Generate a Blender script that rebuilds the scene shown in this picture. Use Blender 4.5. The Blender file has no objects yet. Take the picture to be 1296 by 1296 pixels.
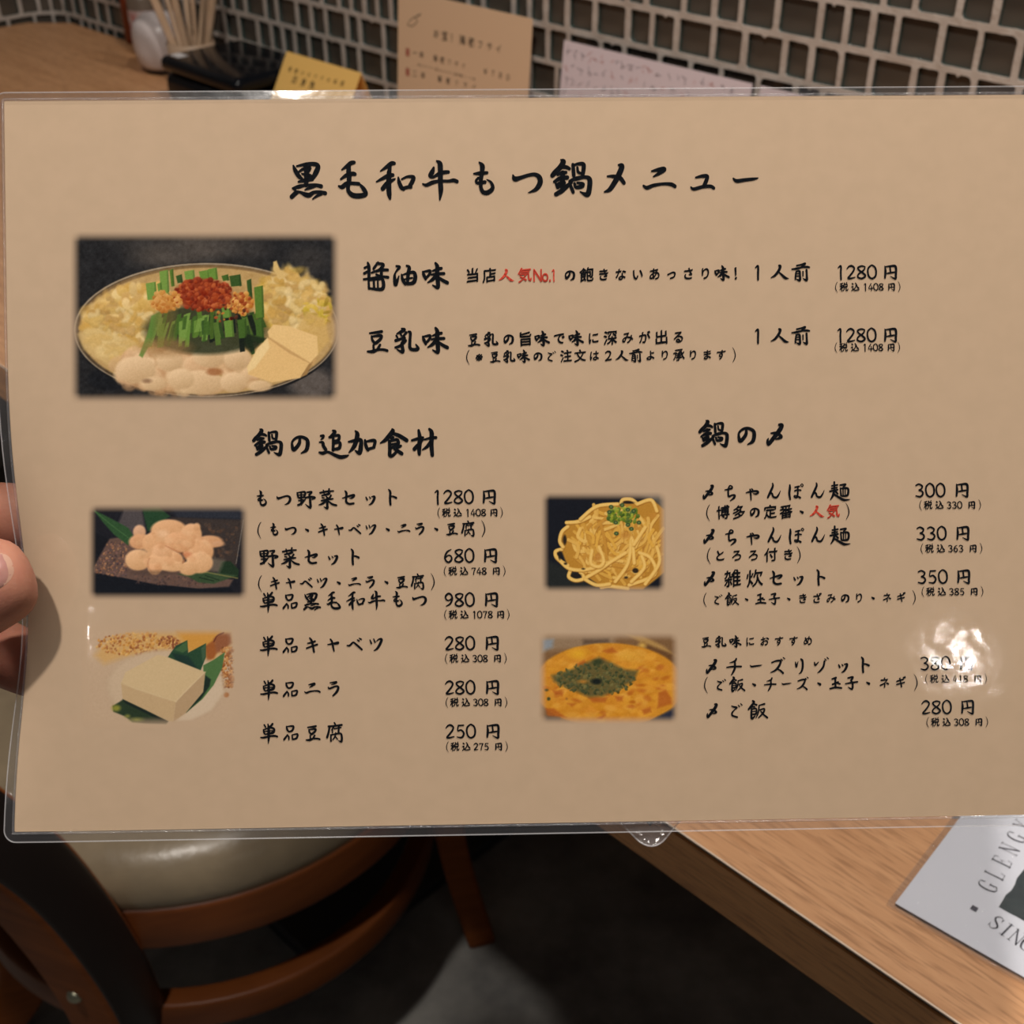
import bpy, bmesh, math, random
import numpy as np
from mathutils import Vector, Matrix

# ------------------------------------------------------------------ camera, world, lights, exposure
SC = bpy.context.scene
COL = SC.collection
F = 1600.0                      # focal length in pixels of the 1296 frame
PITCH = math.radians(33.5)
CAM = Vector((0, 0, 1.17))
cp, sp = math.cos(PITCH), math.sin(PITCH)
RIGHT = Vector((1, 0, 0)); UP = Vector((0, sp, cp)); VIEW = Vector((0, cp, -sp))

cam = bpy.data.cameras.new('camera')
camo = bpy.data.objects.new('camera', cam); COL.objects.link(camo)
camo.matrix_world = Matrix(((1, 0, 0, CAM.x), (0, sp, -cp, CAM.y), (0, cp, sp, CAM.z), (0, 0, 0, 1)))
cam.sensor_width = 36.0
cam.lens = 36.0 * F / 1296.0
cam.clip_start = 0.02
cam.dof.use_dof = True
cam.dof.focus_distance = 0.362
cam.dof.aperture_fstop = 26.0
SC.camera = camo

SC.view_settings.view_transform = 'Standard'
SC.view_settings.look = 'None'
SC.view_settings.exposure = 0.0
SC.view_settings.gamma = 1.0
SC.view_settings.use_curve_mapping = False

w = bpy.data.worlds.new('room_dusk'); SC.world = w; w.use_nodes = True
w.node_tree.nodes['Background'].inputs[0].default_value = (1.0, 0.98, 0.97, 1)
w.node_tree.nodes['Background'].inputs[1].default_value = 0.06


def lamp(name, loc, target, power, size, col, kind='AREA'):
    l = bpy.data.lights.new(name, kind)
    l.energy = power; l.color = col
    if kind == 'AREA':
        l.shape = 'DISK'; l.size = size
    else:
        l.shadow_soft_size = size
    o = bpy.data.objects.new(name, l); COL.objects.link(o)
    o.location = loc
    d = Vector(target) - Vector(loc)
    o.rotation_euler = d.to_track_quat('-Z', 'Y').to_euler()
    return o


lamp('ceiling_spot_behind', (-0.27, -0.24, 2.52), (0, 0.35, 0.95), 20, 0.085, (1, 0.93, 0.85))
lamp('ceiling_spot_over_table', (0.30, 0.50, 2.4), (0.3, 0.5, 0.72), 19, 0.20, (1, 0.93, 0.86))
lamp('bulb_behind_right', (0.772, -1.170, 1.672), (0, 0, 0), 1.5, 0.017, (1, 0.95, 0.88), 'POINT')
lamp('bulb_behind_left', (-0.651, -1.191, 1.731), (0, 0, 0), 0.3, 0.007, (1, 0.95, 0.88), 'POINT')


def ray(px, py):
    return RIGHT * (px - 648) + UP * (648 - py) + VIEW * F


def hit(px, py, n, d):
    """point where the sight line through a pixel meets the real plane n.p = d"""
    r = ray(px, py); n = Vector(n)
    return CAM + r * ((d - n.dot(CAM)) / n.dot(r))


# ------------------------------------------------------------------ helpers
def lin(c):
    c = np.asarray(c, float) / 255.0
    return np.where(c <= 0.04045, c / 12.92, ((c + 0.055) / 1.055) ** 2.4)


def s2l(*c):
    return tuple(float(v) for v in lin(c)) + (1.0,)


def mat(name, col, rough=0.6, metal=0.0, spec=0.5, noise=None, bump=None, coat=0.0, trans=0.0, ior=1.45, sss=0.0):
    m = bpy.data.materials.new(name); m.use_nodes = True
    nt = m.node_tree; b = nt.nodes['Principled BSDF']
    b.inputs['Base Color'].default_value = col
    b.inputs['Roughness'].default_value = rough
    b.inputs['Metallic'].default_value = metal
    b.inputs['Specular IOR Level'].default_value = spec
    b.inputs['Coat Weight'].default_value = coat
    b.inputs['Transmission Weight'].default_value = trans
    b.inputs['IOR'].default_value = ior
    if sss:
        b.inputs['Subsurface Weight'].default_value = sss
        b.inputs['Subsurface Radius'].default_value = (0.6, 0.25, 0.12)
        b.inputs['Subsurface Scale'].default_value = 0.004
    if noise or bump:
        tc = nt.nodes.new('ShaderNodeTexCoord')
        mp = nt.nodes.new('ShaderNodeMapping')
        nt.links.new(tc.outputs['Object'], mp.inputs[0])
    if noise:
        col2, scale, stretch, det = noise
        mp.inputs['Scale'].default_value = stretch
        n = nt.nodes.new('ShaderNodeTexNoise'); n.inputs['Scale'].default_value = scale
        n.inputs['Detail'].default_value = det; n.inputs['Roughness'].default_value = 0.6
        nt.links.new(mp.outputs[0], n.inputs['Vector'])
        r = nt.nodes.new('ShaderNodeValToRGB')
        r.color_ramp.elements[0].position = 0.35; r.color_ramp.elements[1].position = 0.65
        r.color_ramp.elements[0].color = col2; r.color_ramp.elements[1].color = col
        nt.links.new(n.outputs['Fac'], r.inputs[0]); nt.links.new(r.outputs[0], b.inputs['Base Color'])
    if bump:
        sc, st, dist = bump
        n2 = nt.nodes.new('ShaderNodeTexNoise'); n2.inputs['Scale'].default_value = sc; n2.inputs['Detail'].default_value = 4
        nt.links.new(tc.outputs['Object'], n2.inputs['Vector'])
        bp = nt.nodes.new('ShaderNodeBump'); bp.inputs['Strength'].default_value = st; bp.inputs['Distance'].default_value = dist
        nt.links.new(n2.outputs['Fac'], bp.inputs['Height']); nt.links.new(bp.outputs[0], b.inputs['Normal'])
    return m


def film_mat(name, veil=0.03, waves=((26, 0.4, 0.0007), (210, 0.35, 0.00008)), rough=0.06, tint=(0.97, 0.97, 0.97, 1)):
    m = bpy.data.materials.new(name); m.use_nodes = True
    nt = m.node_tree; nt.nodes.clear(); N = nt.nodes.new; L = nt.links.new
    out = N('ShaderNodeOutputMaterial'); tc = N('ShaderNodeTexCoord')
    prev = None
    for sc, st, dist in waves:
        n = N('ShaderNodeTexNoise'); n.inputs['Scale'].default_value = sc; n.inputs['Detail'].default_value = 3
        L(tc.outputs['Object'], n.inputs['Vector'])
        bp = N('ShaderNodeBump'); bp.inputs['Strength'].default_value = st; bp.inputs['Distance'].default_value = dist
        L(n.outputs['Fac'], bp.inputs['Height'])
        if prev: L(prev.outputs[0], bp.inputs['Normal'])
        prev = bp
    tr = N('ShaderNodeBsdfTransparent'); tr.inputs[0].default_value = tint
    df = N('ShaderNodeBsdfDiffuse'); df.inputs[0].default_value = (0.75, 0.74, 0.78, 1)
    gl = N('ShaderNodeBsdfGlossy'); gl.inputs['Roughness'].default_value = rough
    fr = N('ShaderNodeFresnel'); fr.inputs['IOR'].default_value = 1.5
    geo = N('ShaderNodeNewGeometry'); mm = N('ShaderNodeMath'); mm.operation = 'MULTIPLY_ADD'   # same reflection from either side of a thin film
    mm.inputs[1].default_value = 1 / 1.5 - 1.5; mm.inputs[2].default_value = 1.5
    L(geo.outputs['Backfacing'], mm.inputs[0]); L(mm.outputs[0], fr.inputs['IOR'])
    gl2 = N('ShaderNodeBsdfGlossy'); gl2.inputs['Roughness'].default_value = 0.24
    L(prev.outputs[0], gl.inputs['Normal']); L(prev.outputs[0], gl2.inputs['Normal'])
    gm = N('ShaderNodeMixShader'); gm.inputs[0].default_value = 0.06; L(gl.outputs[0], gm.inputs[1]); L(gl2.outputs[0], gm.inputs[2])
    m1 = N('ShaderNodeMixShader'); m1.inputs[0].default_value = veil
    L(tr.outputs[0], m1.inputs[1]); L(df.outputs[0], m1.inputs[2])
    m2 = N('ShaderNodeMixShader'); L(fr.outputs[0], m2.inputs[0]); L(m1.outputs[0], m2.inputs[1]); L(gm.outputs[0], m2.inputs[2])
    L(m2.outputs[0], out.inputs[0])
    return m


def wood(name, light, dark, scale=6.0, stretch=(1.2, 16, 16), rough=0.42, fine=True, spec=0.4):
    m = bpy.data.materials.new(name); m.use_nodes = True
    nt = m.node_tree; b = nt.nodes['Principled BSDF']; N = nt.nodes.new; L = nt.links.new
    tc = N('ShaderNodeTexCoord'); mp = N('ShaderNodeMapping'); mp.inputs['Scale'].default_value = stretch
    L(tc.outputs['Object'], mp.inputs[0])
    n = N('ShaderNodeTexNoise'); n.inputs['Scale'].default_value = scale; n.inputs['Detail'].default_value = 8
    n.inputs['Roughness'].default_value = 0.62; n.inputs['Distortion'].default_value = 0.6
    L(mp.outputs[0], n.inputs['Vector'])
    r = N('ShaderNodeValToRGB'); r.color_ramp.elements[0].position = 0.3; r.color_ramp.elements[1].position = 0.66
    r.color_ramp.elements[0].color = dark; r.color_ramp.elements[1].color = light
    L(n.outputs['Fac'], r.inputs[0])
    n2 = N('ShaderNodeTexNoise'); n2.inputs['Scale'].default_value = scale * 7; n2.inputs['Detail'].default_value = 3
    L(mp.outputs[0], n2.inputs['Vector'])
    r2 = N('ShaderNodeValToRGB'); r2.color_ramp.elements[0].position = 0.36; r2.color_ramp.elements[1].position = 0.5
    r2.color_ramp.elements[0].color = (0.62, 0.58, 0.55, 1); r2.color_ramp.elements[1].color = (1, 1, 1, 1)
    L(n2.outputs['Fac'], r2.inputs[0])
    mx = N('ShaderNodeMix'); mx.data_type = 'RGBA'; mx.blend_type = 'MULTIPLY'; mx.inputs[0].default_value = 0.75 if fine else 0.2
    L(r.outputs[0], mx.inputs[6]); L(r2.outputs[0], mx.inputs[7]); L(mx.outputs[2], b.inputs['Base Color'])
    b.inputs['Roughness'].default_value = rough; b.inputs['Specular IOR Level'].default_value = spec
    bp = N('ShaderNodeBump'); bp.inputs['Strength'].default_value = 0.12; bp.inputs['Distance'].default_value = 0.0004
    L(n2.outputs['Fac'], bp.inputs['Height']); L(bp.outputs[0], b.inputs['Normal'])
    return m


def link(name, me, m=None, parent=None, smooth=False):
    o = bpy.data.objects.new(name, me); COL.objects.link(o)
    if m:
        for mm in (m if isinstance(m, (list, tuple)) else [m]):
            me.materials.append(mm)
    if parent: o.parent = parent
    if smooth:
        me.polygons.foreach_set('use_smooth', [True] * len(me.polygons))
    return o


def obj(name, bm, m, parent=None, smooth=False):
    me = bpy.data.meshes.new(name)
    bmesh.ops.recalc_face_normals(bm, faces=bm.faces[:])
    bm.to_mesh(me); bm.free()
    return link(name, me, m, parent, smooth)


def pyobj(name, v, f, m, parent=None, smooth=False):
    me = bpy.data.meshes.new(name); me.from_pydata([tuple(p) for p in v], [], f); me.update()
    return link(name, me, m, parent, smooth)


def tag(o, label, cat, group=None, kind=None):
    o['label'] = label; o['category'] = cat
    if group: o['group'] = group
    if kind: o['kind'] = kind
    return o


def empty(name, label, cat, loc=(0, 0, 0), rz=0, mw=None, group=None):
    o = bpy.data.objects.new(name, None); COL.objects.link(o); o.empty_display_size = 0.02
    if mw is not None: o.matrix_world = mw
    else:
        o.location = loc; o.rotation_euler = (0, 0, rz)
    return tag(o, label, cat, group)


def struct(o):
    o['kind'] = 'structure'; return o


def box(bm, lo, hi, bev=0.0, seg=2):
    lo = Vector(lo); hi = Vector(hi)
    r = bmesh.ops.create_cube(bm, size=1, matrix=Matrix.Translation((lo + hi) / 2) @ Matrix.Diagonal((*(hi - lo), 1)))
    if bev:
        es = list({e for v in r['verts'] for e in v.link_edges})
        bmesh.ops.bevel(bm, geom=es, offset=bev, segments=seg, profile=0.5, affect='EDGES')


def lathe(bm, prof, n=32, c=(0, 0), cap=True):
    rings = []
    for r, z in prof:
        rings.append([bm.verts.new((c[0] + r * math.cos(2 * math.pi * i / n), c[1] + r * math.sin(2 * math.pi * i / n), z)) for i in range(n)])
    for a, b in zip(rings, rings[1:]):
        for i in range(n): bm.faces.new((a[i], a[(i + 1) % n], b[(i + 1) % n], b[i]))
    if cap:
        bm.faces.new(rings[0][::-1]); bm.faces.new(rings[-1])


def catmull(P, n=8, closed=False):
    P = [np.array(p, float) for p in P]
    if len(P) == 2 and not closed:
        return [P[0] + (P[1] - P[0]) * t for t in np.linspace(0, 1, 4)]
    out = []; m = len(P)
    rng = range(m if closed else m - 1)
    for i in rng:
        if closed: p0, p1, p2, p3 = P[i - 1], P[i], P[(i + 1) % m], P[(i + 2) % m]
        else: p0, p1, p2, p3 = P[max(i - 1, 0)], P[i], P[i + 1], P[min(i + 2, m - 1)]
        for k in range(n):
            t = k / n
            out.append(0.5 * ((2 * p1) + (-p0 + p2) * t + (2 * p0 - 5 * p1 + 4 * p2 - p3) * t * t + (-p0 + 3 * p1 - 3 * p2 + p3) * t ** 3))
    if not closed: out.append(P[-1])
    return out


def sweep(bm, path, sec, closed=False, up=Vector((0, 0, 1)), rot=None):
    """sweep a closed 2-D section (list of (side, up)) along a 3-D path"""
    path = [Vector(p) for p in path]; m = len(path); rings = []
    for i, p in enumerate(path):
        if closed: t = path[(i + 1) % m] - path[i - 1]
        else: t = path[min(i + 1, m - 1)] - path[max(i - 1, 0)]
        t.normalize()
        s = t.cross(up)
        if s.length < 1e-4: s = Vector((1, 0, 0))
        s.normalize(); u = s.cross(t)
        sc = sec(i / max(m - 1, 1)) if callable(sec) else sec
        rings.append([bm.verts.new(p + s * a + u * b) for a, b in sc])
    k = len(rings[0])
    for i in range(m if closed else m - 1):
        a, b = rings[i], rings[(i + 1) % m]
        for j in range(k): bm.faces.new((a[j], a[(j + 1) % k], b[(j + 1) % k], b[j]))
    if not closed:
        bm.faces.new(rings[0][::-1]); bm.faces.new(rings[-1])


def rsec(w, h, r=0.3, n=3):
    """rounded rectangle section"""
    out = []; rr = min(w, h) / 2 * r
    for sx, sy, a0 in ((1, 1, 0), (-1, 1, 90), (-1, -1, 180), (1, -1, 270)):
        for k in range(n + 1):
            a = math.radians(a0 + 90 * k / n)
            out.append((sx * (w / 2 - rr) + rr * math.cos(a), sy * (h / 2 - rr) + rr * math.sin(a)))
    return out


def circ(r, n=10):
    return [(r * math.cos(2 * math.pi * i / n), r * math.sin(2 * math.pi * i / n)) for i in range(n)]


# ------------------------------------------------------------------ materials
TABLE = 0.72
PAPER = (0.535, 0.385, 0.258)
M_paper = mat('cream_paper', PAPER + (1,), 0.75, spec=0.2, noise=((0.515, 0.372, 0.248, 1), 160, (1, 1, 1), 3))
M_ink = mat('black_ink', s2l(6, 10, 17), 0.8, spec=0.05)
M_red = mat('red_ink', (0.62, 0.06, 0.03, 1), 0.6, spec=0.2)
M_film = film_mat('laminating_film', 0.003)
M_rim = mat('film_edge', (0.75, 0.74, 0.76, 1), 0.2, spec=0.8); M_rim.node_tree.nodes['Principled BSDF'].inputs['Alpha'].default_value = 0.22
M_table = wood('table_oak', (0.62, 0.335, 0.165, 1), (0.47, 0.232, 0.103, 1))
M_side = wood('table_edge_oak', (0.80, 0.39, 0.145, 1), (0.58, 0.27, 0.098, 1), rough=0.5)
M_groove = mat('edge_groove', (0.012, 0.006, 0.008, 1), 0.6)
M_hilite = mat('highlight_strip', (0.75, 0.60, 0.46, 1), 0.4)  # pale colour stands in for the highlight along the table edge
M_grout = mat('tile_grout', (0.47, 0.42, 0.375, 1), 0.9, spec=0.15, noise=((0.38, 0.325, 0.28, 1), 40, (1, 1, 1), 5), bump=(260, 0.5, 0.0015))
M_face = mat('smoky_glass', (0.082, 0.068, 0.053, 1), 0.22, noise=((0.060, 0.052, 0.043, 1), 18, (1, 1, 1), 2), bump=(90, 0.3, 0.0008))
M_cut = mat('cut_glass_edge', (0.035, 0.062, 0.056, 1), 0.12, spec=0.9, bump=(420, 0.9, 0.003))
M_floor = mat('floor_concrete', (0.30, 0.29, 0.265, 1), 0.8, noise=((0.10, 0.098, 0.095, 1), 5.0, (1, 1, 1), 6))
M_chair = wood('chair_bentwood', (0.15, 0.042, 0.009, 1), (0.085, 0.023, 0.006, 1), 5, (1, 1, 6), rough=0.42, fine=False, spec=0.2)
M_leg = wood('leg_bentwood', (0.24, 0.070, 0.016, 1), (0.16, 0.044, 0.011, 1), 5, (1, 1, 6), rough=0.6, fine=False, spec=0.1)
M_dark = mat('dark_leg_side', (0.012, 0.008, 0.007, 1), 0.4)  # near-black colour for one side of the rear legs
M_leather = mat('taupe_leather', (0.20, 0.155, 0.098, 1), 0.3, noise=((0.165, 0.128, 0.082, 1), 25, (1, 1, 1), 3), bump=(35, 0.25, 0.004))
M_steel = mat('screw_steel', (0.35, 0.34, 0.25, 1), 0.35, metal=1)
M_black = mat('black_lacquer', (0.003, 0.004, 0.006, 1), 0.14, spec=0.2)
M_iron = mat('black_iron', (0.02, 0.02, 0.022, 1), 0.5)
M_white = mat('white_ceramic', (0.60, 0.54, 0.53, 1), 0.3)
M_stick = mat('pale_chopstick_wood', (0.56, 0.39, 0.26, 1), 0.6, noise=((0.48, 0.33, 0.21, 1), 30, (1, 1, 1), 2))
M_yell = mat('yellow_card_stock', (0.74, 0.46, 0.13, 1), 0.7)
M_wp = mat('white_paper', (0.60, 0.52, 0.56, 1), 0.7)
M_wcard = mat('white_print', (0.62, 0.64, 0.71, 1), 0.6)
M_teal = mat('dark_teal_print', (0.010, 0.026, 0.030, 1), 0.6, noise=((0.007, 0.018, 0.022, 1), 60, (1, 1, 1), 4))
M_skin = mat('skin', (0.44, 0.200, 0.130, 1), 0.5, spec=0.35, noise=((0.36, 0.135, 0.095, 1), 55, (1, 1, 1), 3), bump=(900, 0.25, 0.0004), sss=0.25)
M_nail = mat('fingernail', (0.46, 0.245, 0.195, 1), 0.28, noise=((0.36, 0.165, 0.145, 1), 90, (1, 1, 1), 2), sss=0.15)
M_nailtip = mat('nail_edge', (0.47, 0.27, 0.195, 1), 0.4)
M_sleeve = mat('maroon_sleeve', (0.035, 0.008, 0.010, 1), 0.9, bump=(700, 0.6, 0.001))

# ------------------------------------------------------------------ the setting
bm = bmesh.new(); box(bm, (-3, -1.6, -0.05), (3.2, 3.6, 0.0))
struct(obj('floor', bm, M_floor))

CN = Vector((-0.719, 2.100, 0)); DL = Vector((-math.sqrt(.5), -math.sqrt(.5), 0)); DR = Vector((math.sqrt(.5), -math.sqrt(.5), 0))
RR = 0.06


def wallpt(s):
    """plan position on the tiled wall at arc parameter s and the normal into the room"""
    if s <= -RR: return CN + DL * (-s), Vector((math.sqrt(.5), -math.sqrt(.5), 0))
    if s >= RR: return CN + DR * s, Vector((-math.sqrt(.5), -math.sqrt(.5), 0))
    t = (s + RR) / (2 * RR)
    a = CN + DL * RR; b = CN + DR * RR
    p = a * (1 - t) ** 2 + CN * 2 * t * (1 - t) + b * t * t
    n = (Vector((math.sqrt(.5), -math.sqrt(.5), 0)) * (1 - t) + Vector((-math.sqrt(.5), -math.sqrt(.5), 0)) * t).normalized()
    return p, n


def W(s, z, d=0.0):
    p, n = wallpt(s)
    return p + n * d + Vector((0, 0, z))


def project(p):
    d = p - CAM
    z = d.dot(VIEW)
    return 648 + d.dot(RIGHT) / z * F, 648 - d.dot(UP) / z * F


rnd = random.Random(7)
ROW0, PITCHZ = 0.6942, 0.0357
walls = {}
gv = {'L': ([], []), 'R': ([], [])}
sv = {'L': ([], [], []), 'R': ([], [], [])}
tiles = {'L': [], 'R': []}


def quad(side, pts):
    v, f = gv[side]; k = len(v); v.extend(pts); f.append(tuple(range(k, k + len(pts))))


for row in range(20):
    z0 = ROW0 + row * PITCHZ; z1 = z0 + PITCHZ
    edges = [0.0]
    while edges[-1] < 1.9: edges.append(edges[-1] + rnd.choice((0.024, 0.029, 0.034, 0.038, 0.043)) * rnd.uniform(0.95, 1.05))
    le = [0.0]
    while le[-1] > -1.3: le.append(le[-1] - rnd.choice((0.026, 0.031, 0.036, 0.043)) * rnd.uniform(0.95, 1.05))
    cells = [('R', a, b) for a, b in zip(edges, edges[1:])] + [('L', b, a) for a, b in zip(le, le[1:])]
    for side, a, b in cells:
        g = 0.0027
        x0, x1, y0, y1 = a + g * rnd.uniform(.75, 1.2), b - g * rnd.uniform(.75, 1.2), z0 + g * rnd.uniform(.8, 1.15), z1 - g * rnd.uniform(.8, 1.15)
        hole = []; rect = []
        chip = rnd.random() < 0.2
        for ci, (sx, sy) in enumerate(((1, 1), (-1, 1), (-1, -1), (1, -1))):
            r = rnd.choice((0.0016, 0.002, 0.0028, 0.0048 if rnd.random() < .4 else 0.002))
            cx = (x1 if sx > 0 else x0) - sx * r; cy = (y1 if sy > 0 else y0) - sy * r
            rx = b if sx > 0 else a; ry = z1 if sy > 0 else z0
            for k in range(4):
                an = math.radians(ci * 90 + 30 * k)
                hole.append((cx + r * math.cos(an) + rnd.uniform(-.0002, .0002), cy + r * math.sin(an) + rnd.uniform(-.0002, .0002)))
                rect.append((rx, ry))
            # a point on the side that follows
            nx, ny = ((-1, 1), (-1, -1), (1, -1), (1, 1))[ci]
            if ci % 2 == 0:
                yy = y1 if sy > 0 else y0; q = rnd.uniform(.35, .65)
                for qq, dd in ((q - .09, 0), (q, -sy * (0.0022 if chip and ci == 0 else rnd.uniform(0, .0005))), (q + .09, 0)):
                    xx = x1 + (x0 - x1) * qq if sy > 0 else x0 + (x1 - x0) * qq
                    hole.append((xx, yy + dd)); rect.append((b + (a - b) * qq if sy > 0 else a + (b - a) * qq, ry))
            else:
                q = rnd.uniform(.4, .6); yy = y1 + (y0 - y1) * q if sx < 0 else y0 + (y1 - y0) * q
                xx = (x0 if sx < 0 else x1) - sx * rnd.uniform(0, .0005)
                hole.append((xx, yy)); rect.append((rx, z1 + (z0 - z1) * q if sx < 0 else z0 + (z1 - z0) * q))
        n = len(hole)
        f0 = rnd.uniform(-.0003, .0003)
        v, f = gv[side]; k = len(v)
        v.extend([W(x, y, 0) for x, y in rect]); v.extend([W(x, y, 0) for x, y in hole]); v.extend([W(x, y, -.0022) for x, y in hole])
        for i in range(n):
            j = (i + 1) % n
            if rect[i] != rect[j]: f.append((k + i, k + j, k + n + j, k + n + i))
            else: f.append((k + i, k + n + j, k + n + i))
            f.append((k + n + i, k + n + j, k + 2 * n + j, k + 2 * n + i))
        # the glass tile set in the grout: a tray-like pressed tile with cut edges and a sunk face
        tv = [W(x, y, -.0010) for x, y in hole] + [W(x, y, -.0058) for x, y in hole] + [W(x, y, -.0075) for x, y in hole]
        cxm, cym = (x0 + x1) / 2, (y0 + y1) / 2
        tf = []; tm = []
        for i in range(n):
            j = (i + 1) % n
            tf.append((i, j, n + j, n + i)); tm.append(1)
        tf.append(tuple(range(n, 2 * n))); tm.append(0)
        px, py = project(W(cxm, cym))
        _, ny_ = project(W(cxm, z0))
        _, ty_ = project(W(cxm, z1))
        vis = -60 < px < 1360 and ny_ > -8 and ty_ < 140
        if vis: tiles[side].append((tv, tf, tm))
        else:
            V, Fc, Mi = sv[side]; kk = len(V); V.extend(tv); Fc.extend([tuple(kk + q for q in ff) for ff in tf]); Mi.extend(tm)
zt = ROW0 + 20 * PITCHZ
for side, sa, sb in (('R', 0.0, 1.9), ('L', -1.3, 0.0)):
    nst = 40
    for i in range(nst):
        a = sa + (sb - sa) * i / nst; b = sa + (sb - sa) * (i + 1) / nst
        quad(side, [W(a, 0), W(b, 0), W(b, ROW0), W(a, ROW0)])
        quad(side, [W(a, zt), W(b, zt), W(b, 2.4), W(a, 2.4)])
for side, nm in (('L', 'wall_left'), ('R', 'wall_right')):
    wo = struct(pyobj(nm, gv[side][0], gv[side][1], M_grout))
    walls[side] = wo
    for tv, tf, tm in tiles[side]:
        c = sum(tv, Vector()) / len(tv)
        t = pyobj('glass_tile', [p - c for p in tv], tf, [M_face, M_cut], wo)
        t.location = c
        t.data.polygons.foreach_set('material_index', tm)
    V, Fc, Mi = sv[side]
    st = pyobj('glass_tiles', V, Fc, [M_face, M_cut], wo); st['kind'] = 'stuff'
    st.data.polygons.foreach_set('material_index', Mi)

# ------------------------------------------------------------------ table (local x along the wall, y towards the wall)
TA = -math.pi / 4
table = empty('table', 'long oak-veneer table against the tiled wall with a brown edge board', 'table', (0.244, 0.244, 0), TA)
DEP = 0.629                                    # edge to wall


def plate(name, y0, z0, z1, m, gap=.007, bev=0.0):
    P = [(-1.993 + gap, y0), (1.15, y0), (1.15, DEP + .002 - gap), (-1.993 + .056, DEP + .002 - gap), (-1.993 + gap, DEP - .052)]
    bm = bmesh.new(); lo = [bm.verts.new((x, y, z0)) for x, y in P]; hi = [bm.verts.new((x, y, z1)) for x, y in P]
    bm.faces.new(lo[::-1]); bm.faces.new(hi)
    for i in range(5): bm.faces.new((lo[i], lo[(i + 1) % 5], hi[(i + 1) % 5], hi[i]))
    return obj(name, bm, m, table)


plate('tabletop', 0.0006, TABLE - .0011, TABLE, M_table)
bm = bmesh.new(); box(bm, (-1.985, -0.0002, TABLE - .0010), (1.15, 0.0006, TABLE - .0001)); obj('edge_highlight', bm, M_hilite, table)  # thin pale strip: the edge highlight is put into its colour
plate('edge_groove', 0.0016, TABLE - .0040, TABLE - .0011, M_groove)
plate('edge_board', 0.0, TABLE - .034, TABLE - .0040, M_side)
for px_ in (-0.95, 0.75):
    bm = bmesh.new(); box(bm, (px_ - .03, DEP * .5 - .03, .02), (px_ + .03, DEP * .5 + .03, TABLE - .034), .004); obj('column', bm, M_iron, table)
    bm = bmesh.new(); box(bm, (px_ - .2, DEP * .5 - .2, .0), (px_ + .2, DEP * .5 + .2, .02), .005); obj('base_plate', bm, M_iron, table)


# ------------------------------------------------------------------ brush lettering
# glyphs traced as brush strokes: (centre x, centre y, pixels per em, strokes of x,y,width)
G = {}


def gl(ch, cx, cy, em, s):
    G[ch] = (cx, cy, em, [[tuple(float(q) for q in p.split(',')) for p in st.split()] for st in s.split('/')])


E1 = 540.0
gl('黒', 324, 313, E1, '125,105,20 150,170,50 200,250,50 245,285,30/170,112,20 300,85,40 420,85,50 460,120,55 430,200,60 385,280,40/290,110,50 300,200,55 300,300,55 295,370,50/205,185,25 260,150,35 345,130,40 340,170,30 330,195,20/240,215,20 330,240,50 380,250,30/195,325,25 280,305,45 380,290,40/115,415,25 200,390,45 300,370,30 420,370,40 500,385,48/280,435,15 350,405,35 420,380,35/150,440,30 130,420,30/100,530,50 160,475,50 210,465,30 290,500,55 340,505,55 400,470,40 480,465,40 555,480,48/385,560,15 440,520,30 500,490,35')
gl('毛', 929, 313, E1, '785,160,15 850,115,40 910,70,50 955,60,40/880,110,50 880,220,60 885,300,55 870,400,45 880,460,50 940,510,60 1040,515,60 1110,490,52 1080,420,50 1030,360,25/770,290,20 850,235,45 930,215,50 965,220,42/745,385,25 790,395,50 850,350,50 930,345,40 1015,352,42')
gl('和', 259, 313, E1, '70,180,12 150,125,40 220,75,50 260,72,40/15,325,15 90,285,35 180,240,50 240,232,42/205,110,35 190,200,55 185,300,60 185,420,60 190,500,55 200,555,30/100,420,50 160,350,55 220,310,40 270,285,18/315,265,20 325,330,45 355,400,50 385,425,40/360,290,20 440,255,30 520,262,45 505,320,50 470,380,45/370,420,40 430,400,40 485,395,42')
gl('牛', 886, 313, E1, '840,40,20 885,80,60 890,200,60 890,320,60 895,450,55 880,570,18/800,130,25 780,190,55 750,242,46 790,262,30 860,220,40 940,195,45 1000,190,38/650,355,20 700,370,40 780,335,45 880,315,35 1000,315,35 1070,305,45 1115,320,45')
gl('も', 248, 313, E1, '180,60,20 220,110,60 215,200,50 200,300,50 200,400,45 230,465,50 290,472,55 350,430,50 360,380,42 330,325,30 280,295,12/105,215,20 180,210,45 240,205,40 285,200,35/165,270,25 135,310,30 150,340,35 210,335,40 255,328,42')
gl('つ', 832, 313, E1, '640,235,20 665,285,60 740,270,45 850,235,40 940,225,45 1000,265,60 1010,340,62 960,420,50 900,455,28 845,475,8')
gl('鍋', 356, 313, E1, '215,25,20 250,50,60 200,130,60 130,200,60 95,240,50/230,120,45 290,125,45 330,145,38/165,230,25 230,205,45 285,195,35/120,325,30 200,280,50 300,265,50/240,200,55 235,300,60 230,400,60/145,350,30 170,400,45/190,370,70 250,340,60/145,495,50 220,450,55 290,390,50 360,330,35/380,90,40 385,160,45 390,240,45/385,100,25 450,80,35 520,85,50 525,150,50 510,240,45/440,130,30 450,190,35 490,210,30/330,320,30 350,390,40 380,465,42/340,310,30 430,280,50 540,260,40 605,290,58 605,400,60 580,495,62 530,490,40 475,460,14/400,350,35 420,400,40 500,385,50 515,350,35 440,340,30')
gl('メ', 940, 313, E1, '1005,95,25 1050,110,60 1010,220,65 950,330,60 880,430,50 805,465,15/850,250,20 930,250,40 1020,270,50 1075,338,46')
E5 = 405.0
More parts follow.
